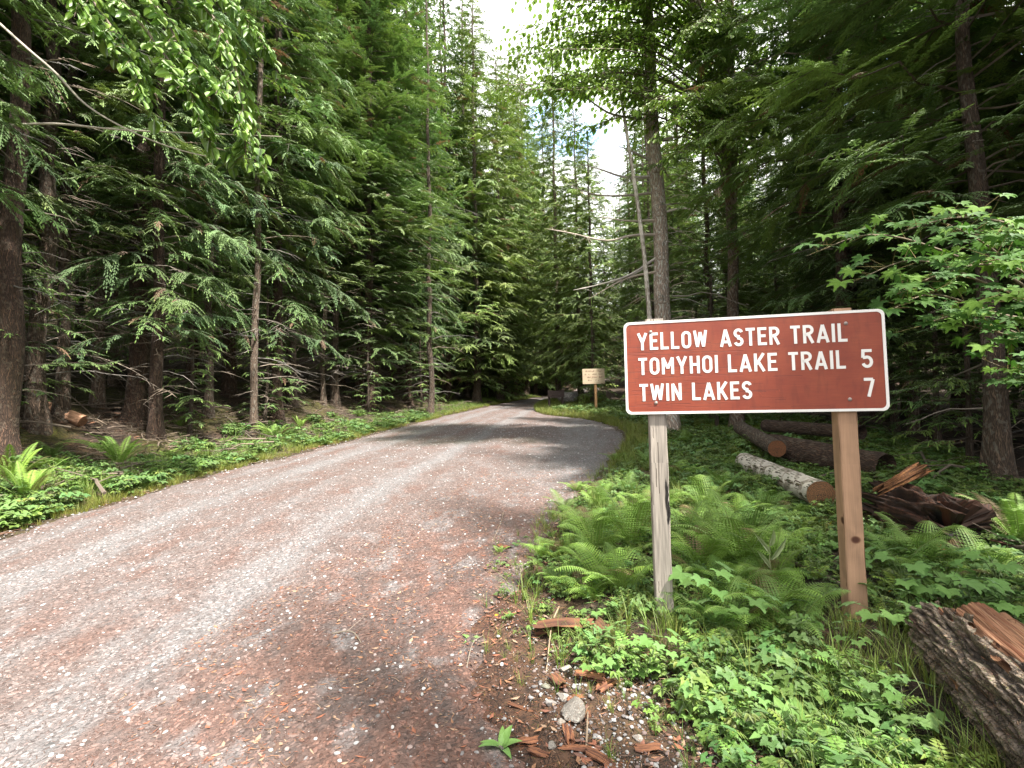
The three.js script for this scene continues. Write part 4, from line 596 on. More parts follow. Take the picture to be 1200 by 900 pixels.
{ // the tall half-dead conifer behind the sign
  const r = rngOf(71), base = at(787, 512, 11); base.y = height(base.x, base.z); const O = base, top = at(752, -60, 11.2), H = top.y - O.y;
  const t = thing('half_dead_conifer', 'tall pale trunk with bare dead branches rising directly behind the brown sign', 'tree', [O.x, O.y, O.z]);
  part('trunk', trunkGeo(72, H + 1.5, 0.205, 0.11, { lx: (top.x - O.x), lz: top.z - O.z, fur: 0.07, sides: 28, wob: 0.05 }), M.snag, t);
  for (const pts of [[[757, 140, 11.1], [715, 133, 10.9], [680, 110, 10.6], [655, 98, 10.4]], [[762, 122, 11.1], [740, 103, 10.8], [708, 76, 10.5], [690, 50, 10.3]], [[760, 118, 11.1], [745, 92, 10.9], [732, 70, 10.8]], [[764, 207, 11.1], [730, 207, 10.8], [702, 198, 10.5], [680, 192, 10.4]], [[766, 226, 11.1], [735, 229, 10.8], [698, 228, 10.5], [662, 215, 10.2]], [[769, 258, 11.1], [740, 259, 10.8], [700, 254, 10.5]], [[770, 275, 11.1], [740, 276, 10.7], [712, 282, 10.4], [668, 273, 10.0], [640, 268, 9.8]], [[772, 300, 11.1], [738, 322, 10.8], [700, 334, 10.5], [672, 340, 10.3]], [[772, 318, 11.1], [735, 326, 10.8], [690, 350, 10.4]], [[765, 60, 11.1], [740, 45, 10.8], [700, 58, 10.5]], [[770, 165, 11.1], [800, 160, 10.9], [830, 170, 10.7]], [[775, 250, 11.1], [800, 244, 10.9], [826, 250, 10.8]], [[766, 190, 11.1], [742, 178, 10.8], [722, 170, 10.7]]]) {
    const limb = curve3(pts.map((q) => at(...q)), 14).map((p) => p.sub(O)), b = new Buf(), c = tint(r, [0.36, 0.31, 0.27], 0.25); stick(b, limb, 0.034, 0.006, 6, c);
    for (let k = 0; k < 9; k++) { const i = 4 + (r() * 10 | 0), p = limb[i], l2 = 0.25 + 0.5 * r(), q = V((r() - 0.6) * l2, (r() - 0.6) * l2 * 0.7, (r() - 0.5) * l2); stick(b, [p, p.clone().addScaledVector(q, 0.5).add(V(0, 0.03, 0)), p.clone().add(q)], 0.007, 0.0015, 4, c); }
    part('dead_branch', b.geo(true), M.twig, t);
  }
  const l = part('dead_limbs', deadLimbs(73, 1.5, H, 110, 1.9, 0.16, { col: [0.30, 0.26, 0.22] }), M.twig, t); l.userData.kind = 'stuff';
  const s = rngOf(74), b = new Buf(); for (let i = 0; i < 26; i++) bough(b, s, 0.2 * s(), 3.5 + i * 0.38, 0, s() * 6.28, 0.1, 1.2 + s(), { droop: 0.9, gap: 0.12, side: 0.3, tw: 0.07, tl: 0.085, wd: 0.014, bare: 0.35, miss: 0.35, sag: 0.6, c0: HEM, c1: HEMNEW }); part('crown', b.geo(), M.needles, t);
  const q0 = at(771, 512, 10.4); q0.y = height(q0.x, q0.z); const pale = thing('birch_sapling', 'thin white leaning stem just left of the half dead trunk', 'tree', [q0.x, q0.y, q0.z]);
  const bb = new Buf(); stick(bb, curve3([V(0, -0.2, 0), at(757, 320, 10.4).sub(q0), at(746, 230, 10.4).sub(q0), at(735, 160, 10.4).sub(q0), at(727, 105, 10.4).sub(q0)], 20), 0.055, 0.03, 8, [1, 1, 1]); part('trunk', bb.geo(true, true), std({ color: lin(1, 0.98, 0.95), map: paperMap, bumpMap: paperBump, bumpScale: 0.003, roughness: 0.8 }), pale);
}
M.mapleLeaf = new THREE.MeshPhysicalMaterial({ vertexColors: true, roughness: 0.75, transmission: 0.45, thickness: 0, specularIntensity: 0.3, side: THREE.DoubleSide });
{ // maple bush reaching in from the right
  const r = rngOf(81), bx = 4.5, bz = -3.7, t = thing('maple_bush', 'leafy bush with large pointed lobed leaves reaching in right of the sign', 'shrub', [bx, height(bx, bz), bz]), O = t.position;
  const cols = [[0.055, 0.145, 0.018], [0.075, 0.175, 0.02], [0.12, 0.23, 0.024], [0.045, 0.115, 0.017]], protos = cols.map((c, i) => { const b = new Buf(); lobedLeaf(b, V(0, 0, 0), V(0, 0, -1), V(0, 1, 0), 1, 7, c, 0.42 + 0.05 * (i % 2), 0.1 + 0.1 * (i % 3)); return b.geo(true); });
  for (const pts of [[[1215, 350, 4.3], [1120, 300, 4.1], [1020, 275, 3.9], [945, 300, 3.8]], [[1240, 380, 4.1], [1150, 330, 3.9], [1070, 305, 3.8], [1000, 330, 3.7]], [[1230, 360, 4.0], [1160, 290, 3.8], [1110, 262, 3.7]], [[1250, 400, 3.9], [1160, 365, 3.7], [1090, 345, 3.6], [1040, 365, 3.5]], [[1250, 380, 3.6], [1200, 320, 3.5], [1160, 300, 3.4]], [[1260, 420, 3.9], [1190, 395, 3.7], [1130, 380, 3.6]], [[1250, 330, 4.4], [1180, 285, 4.3], [1120, 270, 4.2]], [[1240, 330, 3.9], [1150, 310, 3.8], [1080, 330, 3.7], [1050, 345, 3.6]], [[1260, 300, 4.2], [1210, 280, 4.1], [1150, 270, 4.0]], [[1270, 400, 3.5], [1210, 360, 3.4], [1170, 345, 3.3]], [[1260, 430, 4.3], [1190, 390, 4.2], [1120, 370, 4.1], [1080, 382, 4.0]], [[1260, 480, 4.2], [1205, 445, 4.1], [1150, 420, 4.0]], [[1250, 300, 3.7], [1180, 262, 3.6], [1120, 255, 3.6], [1060, 270, 3.6]]]) {
    const limb = curve3([V(bx, O.y + 0.3, bz), ...pts.map((q) => at(...q))], 20).map((p) => p.sub(O)), b = new Buf(); stick(b, limb, 0.016, 0.003, 6, [0.15, 0.12, 0.08]); 
    for (let i = 0; i < 25; i++) {
      const u = 0.42 + 0.58 * (i + r()) / 25, k = Math.min(19, Math.floor(u * 20)), p = limb[k].clone().lerp(limb[k + 1] ?? limb[k], u * 20 - k), d = V((r() - 0.75) * 1.1, (r() - 0.35) * 0.6, (r() - 0.3) * 1.1).normalize(), L = 0.08 + 0.16 * r(), e = p.clone().addScaledVector(d, L);
      stick(b, [p, e], 0.0025, 0.0015, 3, [0.2, 0.16, 0.06]); placeLeaf(protos[r() * 4 | 0], M.mapleLeaf, t, e, V(d.x, -0.35 - 0.3 * r(), d.z + 0.2).normalize(), V((r() - 0.5) * 0.5, 1, 0.35 + (r() - 0.5) * 0.5).normalize(), 0.062 + 0.045 * r());
    }
    part('stem', b.geo(true), M.twig, t);
  }
}

// ------------------------------------------------------------------ ferns and herbs
function frond(b, r, az, L, rise, arch, w, col, teeth = true) {   // an arching frond, its leaflets cut along both sides
  const N = 14, pts = [], ca = Math.cos(az), sa = Math.sin(az); for (let k = 0; k <= N; k++) { const t = k / N; pts.push(V(ca * L * (t * Math.cos(rise) + arch * 0.25 * t * t), L * (Math.sin(rise) * t - arch * 0.62 * t * t * t), sa * L * (t * Math.cos(rise) + arch * 0.25 * t * t))); }
  stick(b, pts, 0.004, 0.001, 3, mixc(col, [0.16, 0.14, 0.05], 0.5));
  const n = Math.round(L / 0.022), tilt = (r() - 0.5) * 0.5;
  for (let i = 2; i < n; i++) {
    const t = i / n, k = Math.min(N - 1, Math.floor(t * N)), p = pts[k].clone().lerp(pts[k + 1], t * N - k), d = pts[k + 1].clone().sub(pts[k]).normalize(), s = V(-sa, tilt, ca).normalize(), pl = w * L * Math.pow(Math.sin(Math.PI * Math.pow(clamp(0.06 + 0.94 * t), 0.72)), 0.8) + 0.005;
    for (const g of [1, -1]) {
      const dir = s.clone().multiplyScalar(g).addScaledVector(d, 0.38).add(V(0, -0.18 - 0.1 * r(), 0)).normalize(), c = tint(r, col, 0.12);
      if (!teeth) { kite(b, p.x, p.y, p.z, dir.x, dir.y, dir.z, pl, 0.0085, d.x, d.y, d.z, 0.002, c, 0.25); continue; }
      const m = 5, root = b.v(p.x, p.y, p.z, ...c); let pl0 = root, pr0 = root, mid0 = root;
      for (let q = 1; q <= m; q++) { const u = q / m, wd = 0.0105 * (1 - u * 0.75) * (L > 0.5 ? 1.15 : 0.9), e = p.clone().addScaledVector(dir, pl * u), mid = b.v(e.x, e.y - 0.004 * u, e.z, ...c), h = p.clone().addScaledVector(dir, pl * (u - 0.09)), l = b.v(h.x + d.x * wd, h.y + d.y * wd, h.z + d.z * wd, ...c), rr = b.v(h.x - d.x * wd, h.y - d.y * wd, h.z - d.z * wd, ...c); b.t(mid0, l, mid); b.t(mid0, mid, rr); pl0 = l; pr0 = rr; mid0 = mid; }
    }
  }
}
function fernGroup(seed, n, L, rise, arch, w, col, teeth) {
  const r = rngOf(seed), g = new THREE.Group();
  for (let i = 0; i < n; i++) { const b = new Buf(); frond(b, r, i / n * 6.28 + (r() - 0.5) * 0.7, L * (0.7 + 0.45 * r()), rise + (r() - 0.5) * 0.35, arch * (0.8 + 0.5 * r()), w, r() < 0.07 ? [0.17, 0.12, 0.05] : tint(r, col, 0.2), teeth); part('frond', b.geo(), M.herb, g); }
  return g;
}
const FERN = [0.125, 0.235, 0.038], FERNY = [0.20, 0.33, 0.045];
const LADY = [fernGroup(91, 9, 0.66, 1.0, 0.62, 0.20, FERN, true), fernGroup(92, 11, 0.56, 0.9, 0.62, 0.22, FERNY, true), fernGroup(93, 8, 0.76, 1.1, 0.6, 0.19, mixc(FERN, FERNY, 0.5), true)];
const SWORD = [fernGroup(94, 17, 1.05, 1.0, 0.6, 0.10, mixc(FERN, FERNY, 0.6), false), fernGroup(95, 13, 0.95, 1.15, 0.5, 0.10, FERNY, false)];
const plantAt = (proto, name, label, px, py, sc, cat = 'fern', group) => { const p = onGround(px, py), r = rngOf(px * 31 + py); return copyOf(proto, name, label, cat, [p.x, p.y - 0.01, p.z], r() * 6.28, sc * (name === 'lady_fern' ? 0.98 : 1), group); };
plantAt(SWORD[0], 'sword_fern', 'large sword fern with arching fronds below the pink stripped log', 140, 545, 1.0);
plantAt(SWORD[1], 'sword_fern', 'sword fern with upright yellow-green fronds cut off by the left border', 12, 572, 0.95);
plantAt(SWORD[1], 'sword_fern', 'sword fern with two tall bright fronds leaning to the right near the left border', 30, 590, 0.8);
plantAt(SWORD[0], 'sword_fern', 'grassy sword fern at the road edge under the dark trunks', 322, 517, 0.85);
plantAt(SWORD[1], 'sword_fern', 'small sword fern beside the grassy fern at the left road edge', 352, 505, 0.7);
plantAt(SWORD[0], 'sword_fern', 'sword fern half hidden in shade at the right border past the rotten log', 1196, 640, 0.8);
for (const [px, py, k, sc] of [[640, 655, 1, 0.5], [655, 690, 0, 0.5], [690, 700, 1, 0.55], [735, 700, 2, 0.55], [700, 650, 2, 0.75], [820, 665, 1, 0.9], [870, 665, 2, 0.9], [905, 720, 1, 0.75], [840, 740, 0, 0.6]]) plantAt(LADY[k], 'lady_fern', 'lacy green fern in the undergrowth around the two sign posts', px, py, sc * 1.15, 'fern', 'lacy ferns in the undergrowth around the sign posts');
plantAt(LADY[1], 'lady_fern', 'bright lime lacy fern just left of the weathered grey post', 716, 690, 0.95);
plantAt(LADY[2], 'lady_fern', 'tall lacy fern behind the weathered grey post', 742, 640, 1.05);
for (const [px, py, k, sc] of [[690, 625, 1, 0.9], [800, 640, 0, 0.9], [850, 660, 1, 0.95], [905, 690, 2, 0.8], [830, 600, 2, 0.8], [880, 628, 0, 0.85], [800, 560, 1, 0.8], [850, 575, 0, 0.75], [925, 610, 1, 0.7], [770, 600, 1, 0.85], [1055, 670, 0, 0.75], [1100, 690, 1, 0.7], [1080, 640, 2, 0.6], [660, 600, 0, 0.6], [700, 580, 1, 0.6], [870, 730, 1, 0.75], [930, 740, 0, 0.7], [1160, 680, 0, 0.8], [720, 540, 1, 0.6], [760, 545, 0, 0.7], [800, 525, 2, 0.7], [855, 545, 1, 0.7], [1130, 665, 1, 0.7], [665, 650, 1, 0.55], [690, 670, 0, 0.6], [815, 620, 1, 0.8], [840, 640, 2, 0.75], [865, 605, 1, 0.7], [895, 600, 0, 0.7], [910, 650, 1, 0.75], [880, 690, 1, 0.8], [855, 700, 0, 0.7], [820, 680, 1, 0.75], [700, 600, 2, 0.6], [675, 575, 1, 0.5], [735, 580, 0, 0.65], [745, 610, 2, 0.7], [1045, 640, 1, 0.65], [1075, 660, 2, 0.65], [1090, 665, 0, 0.7], [1120, 640, 0, 0.6]])
  plantAt(LADY[k], 'lady_fern', 'lacy green fern in the undergrowth around the two sign posts', px, py, sc, 'fern', 'lacy ferns in the undergrowth around the sign posts');
for (const [px, py, k, sc] of [[60, 535, 0, 0.7], [210, 500, 2, 0.6], [90, 570, 1, 0.6], [180, 560, 0, 0.5], [260, 520, 1, 0.55], [20, 540, 0, 0.6]])
  plantAt(LADY[k], 'lady_fern', 'small lacy fern on the shaded bank left of the road', px, py, sc, 'fern', 'small lacy ferns on the left bank');
function leafPlant(seed, n, make, rad, h, colStem = [0.10, 0.15, 0.04]) {
  const r = rngOf(seed), g = new THREE.Group(), st = new Buf();
  for (let i = 0; i < n; i++) { const a = i / n * 6.28 + r(), d = V(Math.cos(a), 0, Math.sin(a)), e = d.clone().multiplyScalar(rad * (0.4 + 0.7 * r())).add(V(0, h * (0.55 + 0.6 * r()), 0)); stick(st, curve3([V(0, -0.02, 0), d.clone().multiplyScalar(rad * 0.15).add(V(0, e.y * 0.7, 0)), e], 5), 0.003, 0.0018, 4, colStem); const b = new Buf(); make(b, r, e, d); part('leaf', b.geo(true), M.herb, g); }
  part('stem', st.geo(true), M.herb, g); return g;
}
function ovalLeaf(b, p, d, up, len, wid, col, arch = 0.5) {   // a broad smooth leaf, channelled, its tip bending over
  const s = d.clone().cross(up).normalize(), n = s.clone().cross(d).normalize(), N = 8, row = [];
  for (let k = 0; k <= N; k++) { const t = k / N, w = wid * Math.pow(Math.sin(Math.PI * Math.pow(clamp(0.03 + 0.97 * t), 0.8)), 0.75), bend = -arch * len * t * t * 0.6, l = len * t * (1 - 0.18 * arch * t), c = p.clone().addScaledVector(d, l).addScaledVector(n, bend); row.push([-1, -0.5, 0, 0.5, 1].map((q) => { const e = c.clone().addScaledVector(s, w * q).addScaledVector(n, w * 0.5 * q * q + 0.003 * Math.sin(q * 9 + t * 4)); return b.v(e.x, e.y, e.z, ...col); })); }
  for (let k = 0; k < N; k++) for (let j = 0; j < 4; j++) { b.t(row[k][j], row[k][j + 1], row[k + 1][j + 1]); b.t(row[k][j], row[k + 1][j + 1], row[k + 1][j]); }
}
const BIGLEAF = leafPlant(96, 6, (b, r, e, d) => ovalLeaf(b, V(d.x * 0.012, e.y * 0.35, d.z * 0.012), d.clone().multiplyScalar(0.55).add(V(0, 0.9, 0)).normalize(), V(-d.x, 0.8, -d.z).normalize(), 0.20 + 0.07 * r(), 0.036 + 0.014 * r(), tint(r, [0.15, 0.28, 0.065], 0.15), 0.5 + 0.7 * r()), 0.08, 0.1);
const THIMBLE = leafPlant(97, 9, (b, r, e, d) => lobedLeaf(b, e, d.clone().add(V(0, -0.2, 0)).normalize(), V(d.x * 0.3, 1, d.z * 0.3 + 0.3).normalize(), 0.07 + 0.035 * r(), 5, tint(r, [0.13, 0.26, 0.055], 0.2), 0.28, 0.15), 0.2, 0.26);
for (const [px, py, sc, label] of [[932, 884, 1.0, 'broad-leaved plant with upright oval leaves at the bottom border between the posts'], [985, 902, 0.9, 'broad-leaved plant with wide drooping leaves at the bottom border'], [588, 880, 0.45, 'small light green seedling on the bare gravel edge at the bottom border'], [551, 752, 0.28, 'tiny seedling with two leaves on the needles near the yellow flower']]) plantAt(BIGLEAF, 'broadleaf_plant', label, px, py, sc, 'plant');
for (const [px, py, sc] of [[835, 715, 1.0], [865, 735, 0.9], [780, 775, 0.55], [730, 760, 0.5], [700, 790, 0.5], [905, 770, 0.5], [960, 790, 0.5], [1000, 760, 0.5], [1045, 745, 0.9], [1060, 700, 0.9], [1110, 715, 0.9], [1140, 725, 0.9], [1180, 735, 0.9], [1170, 700, 0.9], [890, 830, 0.5], [985, 850, 0.5], [1020, 820, 0.5], [755, 720, 0.5], [820, 760, 0.5], [700, 725, 0.5], [1025, 880, 0.6], [1060, 850, 0.6]])
  plantAt(THIMBLE, 'thimbleberry_plant', 'low plant with soft lobed green leaves in the undergrowth below the sign', px, py, sc, 'plant', 'lobed-leaved plants below the sign');
{ const p = onGround(905, 690), g = thing('corn_lily', 'pale whitish-green spear-leaved plant standing up between the posts', 'plant', [p.x, p.y, p.z]), st = new Buf(), r = rngOf(7); stick(st, [V(0, 0, 0), V(-0.01, 0.2, 0), V(0, 0.36, 0)], 0.005, 0.003, 5, [0.34, 0.36, 0.18]); part('stem', st.geo(true), M.herb, g); for (const [a, h, l] of [[0.3, 0.2, 0.2], [2.6, 0.24, 0.2], [1.5, 0.3, 0.14], [4, 0.14, 0.16]]) { const b = new Buf(); leafBlade(b, V(0, h, 0), V(Math.cos(a) * 0.6, 0.75, Math.sin(a) * 0.4).normalize(), V(0, 0.3, 1).normalize(), l, 0.016, [0.36, 0.42, 0.22], 0.3, 0.2); part('leaf', b.geo(true), M.herb, g); } }
for (const [px, py, label] of [[581, 732, 'single small yellow flower on the red needles at the road edge'], [1042, 705, 'small yellow buttercup right of the tan post'], [972, 622, 'small yellow flower left of the tan post'], [160, 558, 'orange-yellow flower on the left verge near the road'], [172, 558, 'second orange-yellow flower on the left verge, nearer the fern']].slice(0, 5)) {
  const p = onGround(px, py), t = thing('flower', label, 'flower', [p.x, p.y, p.z]), st = new Buf(); stick(st, [V(0, -0.02, 0), V(0.005, 0.06, 0)], 0.0015, 0.001, 3, [0.1, 0.18, 0.04]); part('stem', st.geo(true), M.herb, t); const b = new Buf(); for (let k = 0; k < 5; k++) { const a = k * 1.2566; leafBlade(b, V(0.005, 0.06, 0), V(Math.cos(a), 0.25, Math.sin(a)).normalize(), V(0, 1, 0), 0.016, 0.007, [0.75, 0.45, 0.02], 0.1, -0.1); } part('petals', b.geo(true), M.herb, t).userData.kind = 'stuff';
}

// ------------------------------------------------------------------ stones, chips and sticks at the road edge
const STONES = [rockGeo(201, 1.3, 0.8, 1.0, 5, 0.12, 0.45), rockGeo(202, 1.3, 0.65, 1.0, 5, 0.12, 0.42), rockGeo(203, 1.3, 0.95, 0.9, 5, 0.12, 0.45)];
[[662, 787, 14, 0, 'upright pale stone beside the torn red chip, topmost of the stones'], [671, 838, 28, 1, 'largest flat grey stone among the wood chips'], [659, 819, 14, 2, 'whitish stone just above the largest flat stone'], [646, 827, 13, 0, 'white rounded stone left of the largest flat stone'], [640, 806, 12, 1, 'greenish grey stone left of the red chip'], [659, 848, 9, 2, 'small stone touching the largest flat stone below'], [647, 877, 10, 0, 'bluish stone low among the chips'], [746, 867, 10, 2, 'pale stone on the gravel under the leaves'], [772, 828, 8, 1, 'small white stone at the edge of the leaves']].forEach(([px, py, w, k, label], i) => { const p = onGround(px, py), s = w / FOCAL * 2.5 / 2; const m = solo('stone', STONES[k], stoneMat([[0.42, 0.40, 0.36], [0.29, 0.285, 0.265], [0.46, 0.45, 0.42], [0.42, 0.42, 0.42], [0.28, 0.30, 0.24]][i % 5]), label, 'stone'); m.position.set(p.x, p.y + s * 0.35, p.z); m.scale.setScalar(s); m.rotation.set(0.2 * (i % 3 - 1), i * 1.3, 0.15); });
function chipGeo(seed, l, w, h, dull = 1) {   // a torn sliver: ridged along the grain, splintered ends
  const b = new Buf(), N = 16, W = 10, id = [[], []];
  for (let s = 0; s < 2; s++) for (let k = 0; k <= N; k++) for (let j = 0; j <= W; j++) {
    const u = k / N, v = j / W - 0.5, rg = n2(v * 7 + seed * 3, u * 0.8), end = (k === 0 ? -1 : k === N ? 1 : 0) * 0.12 * n2(v * 11 + seed, 3 + k), nar = 0.55 + 0.45 * Math.pow(Math.sin(Math.PI * clamp(0.12 + 0.76 * u)), 0.7) + 0.12 * n2(u * 5, seed + (v > 0 ? 4 : 0));
    const q = mixc([0.075, 0.026, 0.016], [0.30, 0.12, 0.052], clamp(0.5 + 0.8 * rg + 0.4 * n2(v * 20, u * 2 + seed)));
    q[0] *= dull; q[1] *= dull; q[2] *= dull; b.v((u - 0.5 + end) * l, (s ? -0.5 : 0.5) * h * (1 - 2.2 * v * v) + h * 0.28 * rg + 0.035 * l * n2(seed, u * 0.9), v * w * nar, ...q);
  }
  for (let s = 0; s < 2; s++) for (let k = 0; k < N; k++) for (let j = 0; j < W; j++) { const o = s * (N + 1) * (W + 1) + k * (W + 1) + j; b.t(o, o + 1, o + W + 2); b.t(o, o + W + 2, o + W + 1); }
  return b.geo(true);
}
[[654, 800, 26, 12, 1.2, 'red-brown wood chip beside the topmost stone'], [691, 795, 32, 12, 0.6, 'bright orange chip under the three-leaved seedling'], [710, 806, 24, 11, -0.7, 'ochre chip at the edge of the leaves'], [674, 821, 16, 10, 0, 'square orange chip above the largest flat stone'], [611, 831, 28, 5, 0.5, 'long thin chip left of the stones'], [666, 861, 24, 9, 1.5, 'upright red chip below the largest flat stone'], [688, 838, 20, 7, 1.7, 'red chip right of the largest flat stone'], [676, 880, 34, 9, 0.35, 'long orange splinter near the bottom border'], [706, 892, 34, 9, 0.65, 'orange splinter at the bottom border right of the long one'], [617, 872, 22, 11, 0.1, 'dark orange chip right of the seedling'], [631, 885, 20, 8, 0.5, 'orange chip at the bottom border below the dark orange chip'], [825, 840, 62, 13, 0.55, 'long torn red splinter lying at the edge of the leaves'], [759, 881, 22, 13, 0.1, 'dark red flat chip on the gravel'], [661, 740, 58, 24, 0.2, 'big crumbling red-brown chunk of wood left of the weathered post'], [701, 740, 30, 22, 1.2, 'red chunk of rotten wood under the fern'], [671, 661, 18, 10, 0.3, 'red chip left of the lime fern'], [591, 643, 16, 9, 0.8, 'orange chip on the gravel edge by the grass'], [755, 775, 22, 10, 0.9, 'red chip under leaves below the weathered post'], [880, 790, 30, 10, 0.2, 'red-brown bark piece among the leaves'], [1043, 835, 14, 7, 1.4, 'orange chip standing in the leaves left of the split log']].forEach(([px, py, l, w, a, label], i) => { const p = onGround(px, py), d = p.distanceTo(camera.position), k = d / FOCAL; const m = solo('wood_chip', chipGeo(300 + i, l * k, w * k * 1.05, w * k * 0.4, [0.55, 0.85, 0.65, 0.72][i % 4] * (i === 13 || i === 14 || i === 18 ? 0.5 : 1)), M.bits, label, 'wood chip'); m.position.set(p.x, p.y + w * k * 0.22, p.z); m.rotation.set(0.15 * (i % 3 - 1), -a, 0.12 * (i % 2)); });
[[[687, 880], [689, 835], 0.005, 'grey stick lying beside the red chips'], [[545, 792], [566, 745], 0.003, 'thin curved twig standing on the needles'], [[655, 712], [640, 790], 0.006, 'bent greenish twig arching over the bare soil'], [[905, 655], [990, 690], 0.02, 'dark stick in the ferns left of the tan post'], [[1000, 790], [1025, 858], 0.003, 'dry pale stalk leaning in the leaves'], [[1012, 792], [1030, 850], 0.003, 'second dry stalk beside the pale one'], [[1000, 862], [1045, 905], 0.008, 'grey stick at the bottom border left of the split log'], [[383, 745], [425, 757], 0.006, 'short stick on the red needles of the road'], [[22, 576], [64, 570], 0.022, 'grey stick on the left verge below the fern'], [[70, 455], [120, 500], 0.018, 'slanting dead stick over the stripped log'], [[110, 497], [122, 477], 0.012, 'short forked stick beside the stripped log'], [[6, 476], [22, 500], 0.02, 'pale stick standing in the shade at the left border'], [[190, 516], [262, 530], 0.012, 'thin fallen branch running toward the road on the left bank'], [[240, 470], [300, 518], 0.012, 'dead branch lying down the left bank'], [[330, 455], [362, 486], 0.015, 'dead branch on the bank below the dark trunks'], [[590, 600], [575, 640], 0.004, 'short twig at the grass edge']].forEach(([a, c, rad, label], i) => {
  const p = onGround(...a), q = onGround(...c), r = rngOf(400 + i), t = solo('stick', (() => { const b = new Buf(), m = p.clone().lerp(q, 0.5).add(V((r() - 0.5) * 0.08, rad + 0.02 + 0.05 * r(), (r() - 0.5) * 0.08)).sub(p), e = q.clone().sub(p).add(V(0, rad, 0)); const pts = curve3([V(0, rad, 0), m, e], 10); stick(b, pts, rad, rad * 0.5, 7, tint(r, [0.17, 0.135, 0.10], 0.3)); stick(b, [pts[4], pts[4].clone().add(V((r() - 0.5) * 0.2, 0.06, (r() - 0.5) * 0.2))], rad * 0.5, rad * 0.2, 5, [0.2, 0.16, 0.13]); return b.geo(true); })(), M.bits, label, 'stick'); t.position.copy(p);
});

// ------------------------------------------------------------------ what nobody could count
function scatter(name, label, geos, mat, spots, o = {}) {   // spots: [x, y, z, turn, scale, colour, tilt x, tilt z, stretch]
  const g = new THREE.Group(); g.name = numbered(name); scene.add(g); tag(g, label, null, null, 'stuff');
  geos.forEach((geo, k) => { const mine = spots.filter((_, i) => i % geos.length === k), im = new THREE.InstancedMesh(geo, mat, mine.length), d = new THREE.Object3D(); im.name = o.child ?? name; im.userData.kind = 'stuff'; im.castShadow = im.receiveShadow = true; mine.forEach((s, i) => { d.position.set(s[0], s[1], s[2]); d.rotation.set(s[6] ?? 0, s[3], s[7] ?? 0, 'YXZ'); d.scale.set(s[4], s[4] * (s[8] ?? 1), s[4]); d.updateMatrix(); im.setMatrixAt(i, d.matrix); im.setColorAt(i, s[5] ?? lin(1, 1, 1)); }); g.add(im); });
  return g;
}
{ // gravel on the road
  const r = rngOf(501), pal = [[0.26, 0.25, 0.25], [0.20, 0.19, 0.19], [0.27, 0.265, 0.26], [0.17, 0.125, 0.115], [0.13, 0.12, 0.12], [0.20, 0.155, 0.145], [0.36, 0.35, 0.345]], spots = [];
  while (spots.length < 30000) { const s = 0.9 + 16 * Math.pow(r(), 2.1), x = lerp(roadLeft(s) - 0.1, roadRight(s) + 0.5, r()), inn = roadIn(x, -s); if (inn < -0.4) continue; const big = Math.pow(r(), 6), sz = (0.003 + 0.012 * big) * (1 + s * 0.05) * (s < 4 || big > 0.05 ? 1 : 1.4), bare = fbm2(x * 2.2 + 30, s * -1.6, 3); if (s < 6 && roadRight(s) - x < 1.5 && bare < 0 && r() < 0.45) continue; const c = pal[r() * 7 | 0], k = 0.8 + 0.4 * r(); spots.push([x, height(x, -s) + 0.010 + sz * 0.15, -s, r() * 6.3, sz, lin(c[0] * k, c[1] * k, c[2] * k), (r() - 0.5) * 0.6, (r() - 0.5) * 0.6]); }
  for (let i = 0; i < 2200; i++) { const s = 1.5 + 1.3 * r(), x = roadRight(s) + 0.2 + r() * 0.9; const sz = 0.003 + 0.013 * Math.pow(r(), 3), c = pal[r() * 7 | 0].map((v) => v * 0.75); spots.push([x, height(x, -s) + sz * 0.2, -s, r() * 6.3, sz, lin(...c)]); }
  scatter('gravel', 'loose pale and reddish stones strewn over the road', [rockGeo(211, 1, 0.55, 0.8, 1), rockGeo(212, 1, 0.6, 0.65, 1), rockGeo(213, 0.9, 0.5, 0.8, 1)].map((g) => { g.deleteAttribute('uv'); return g; }), std({ roughness: 0.9 }), spots);
}
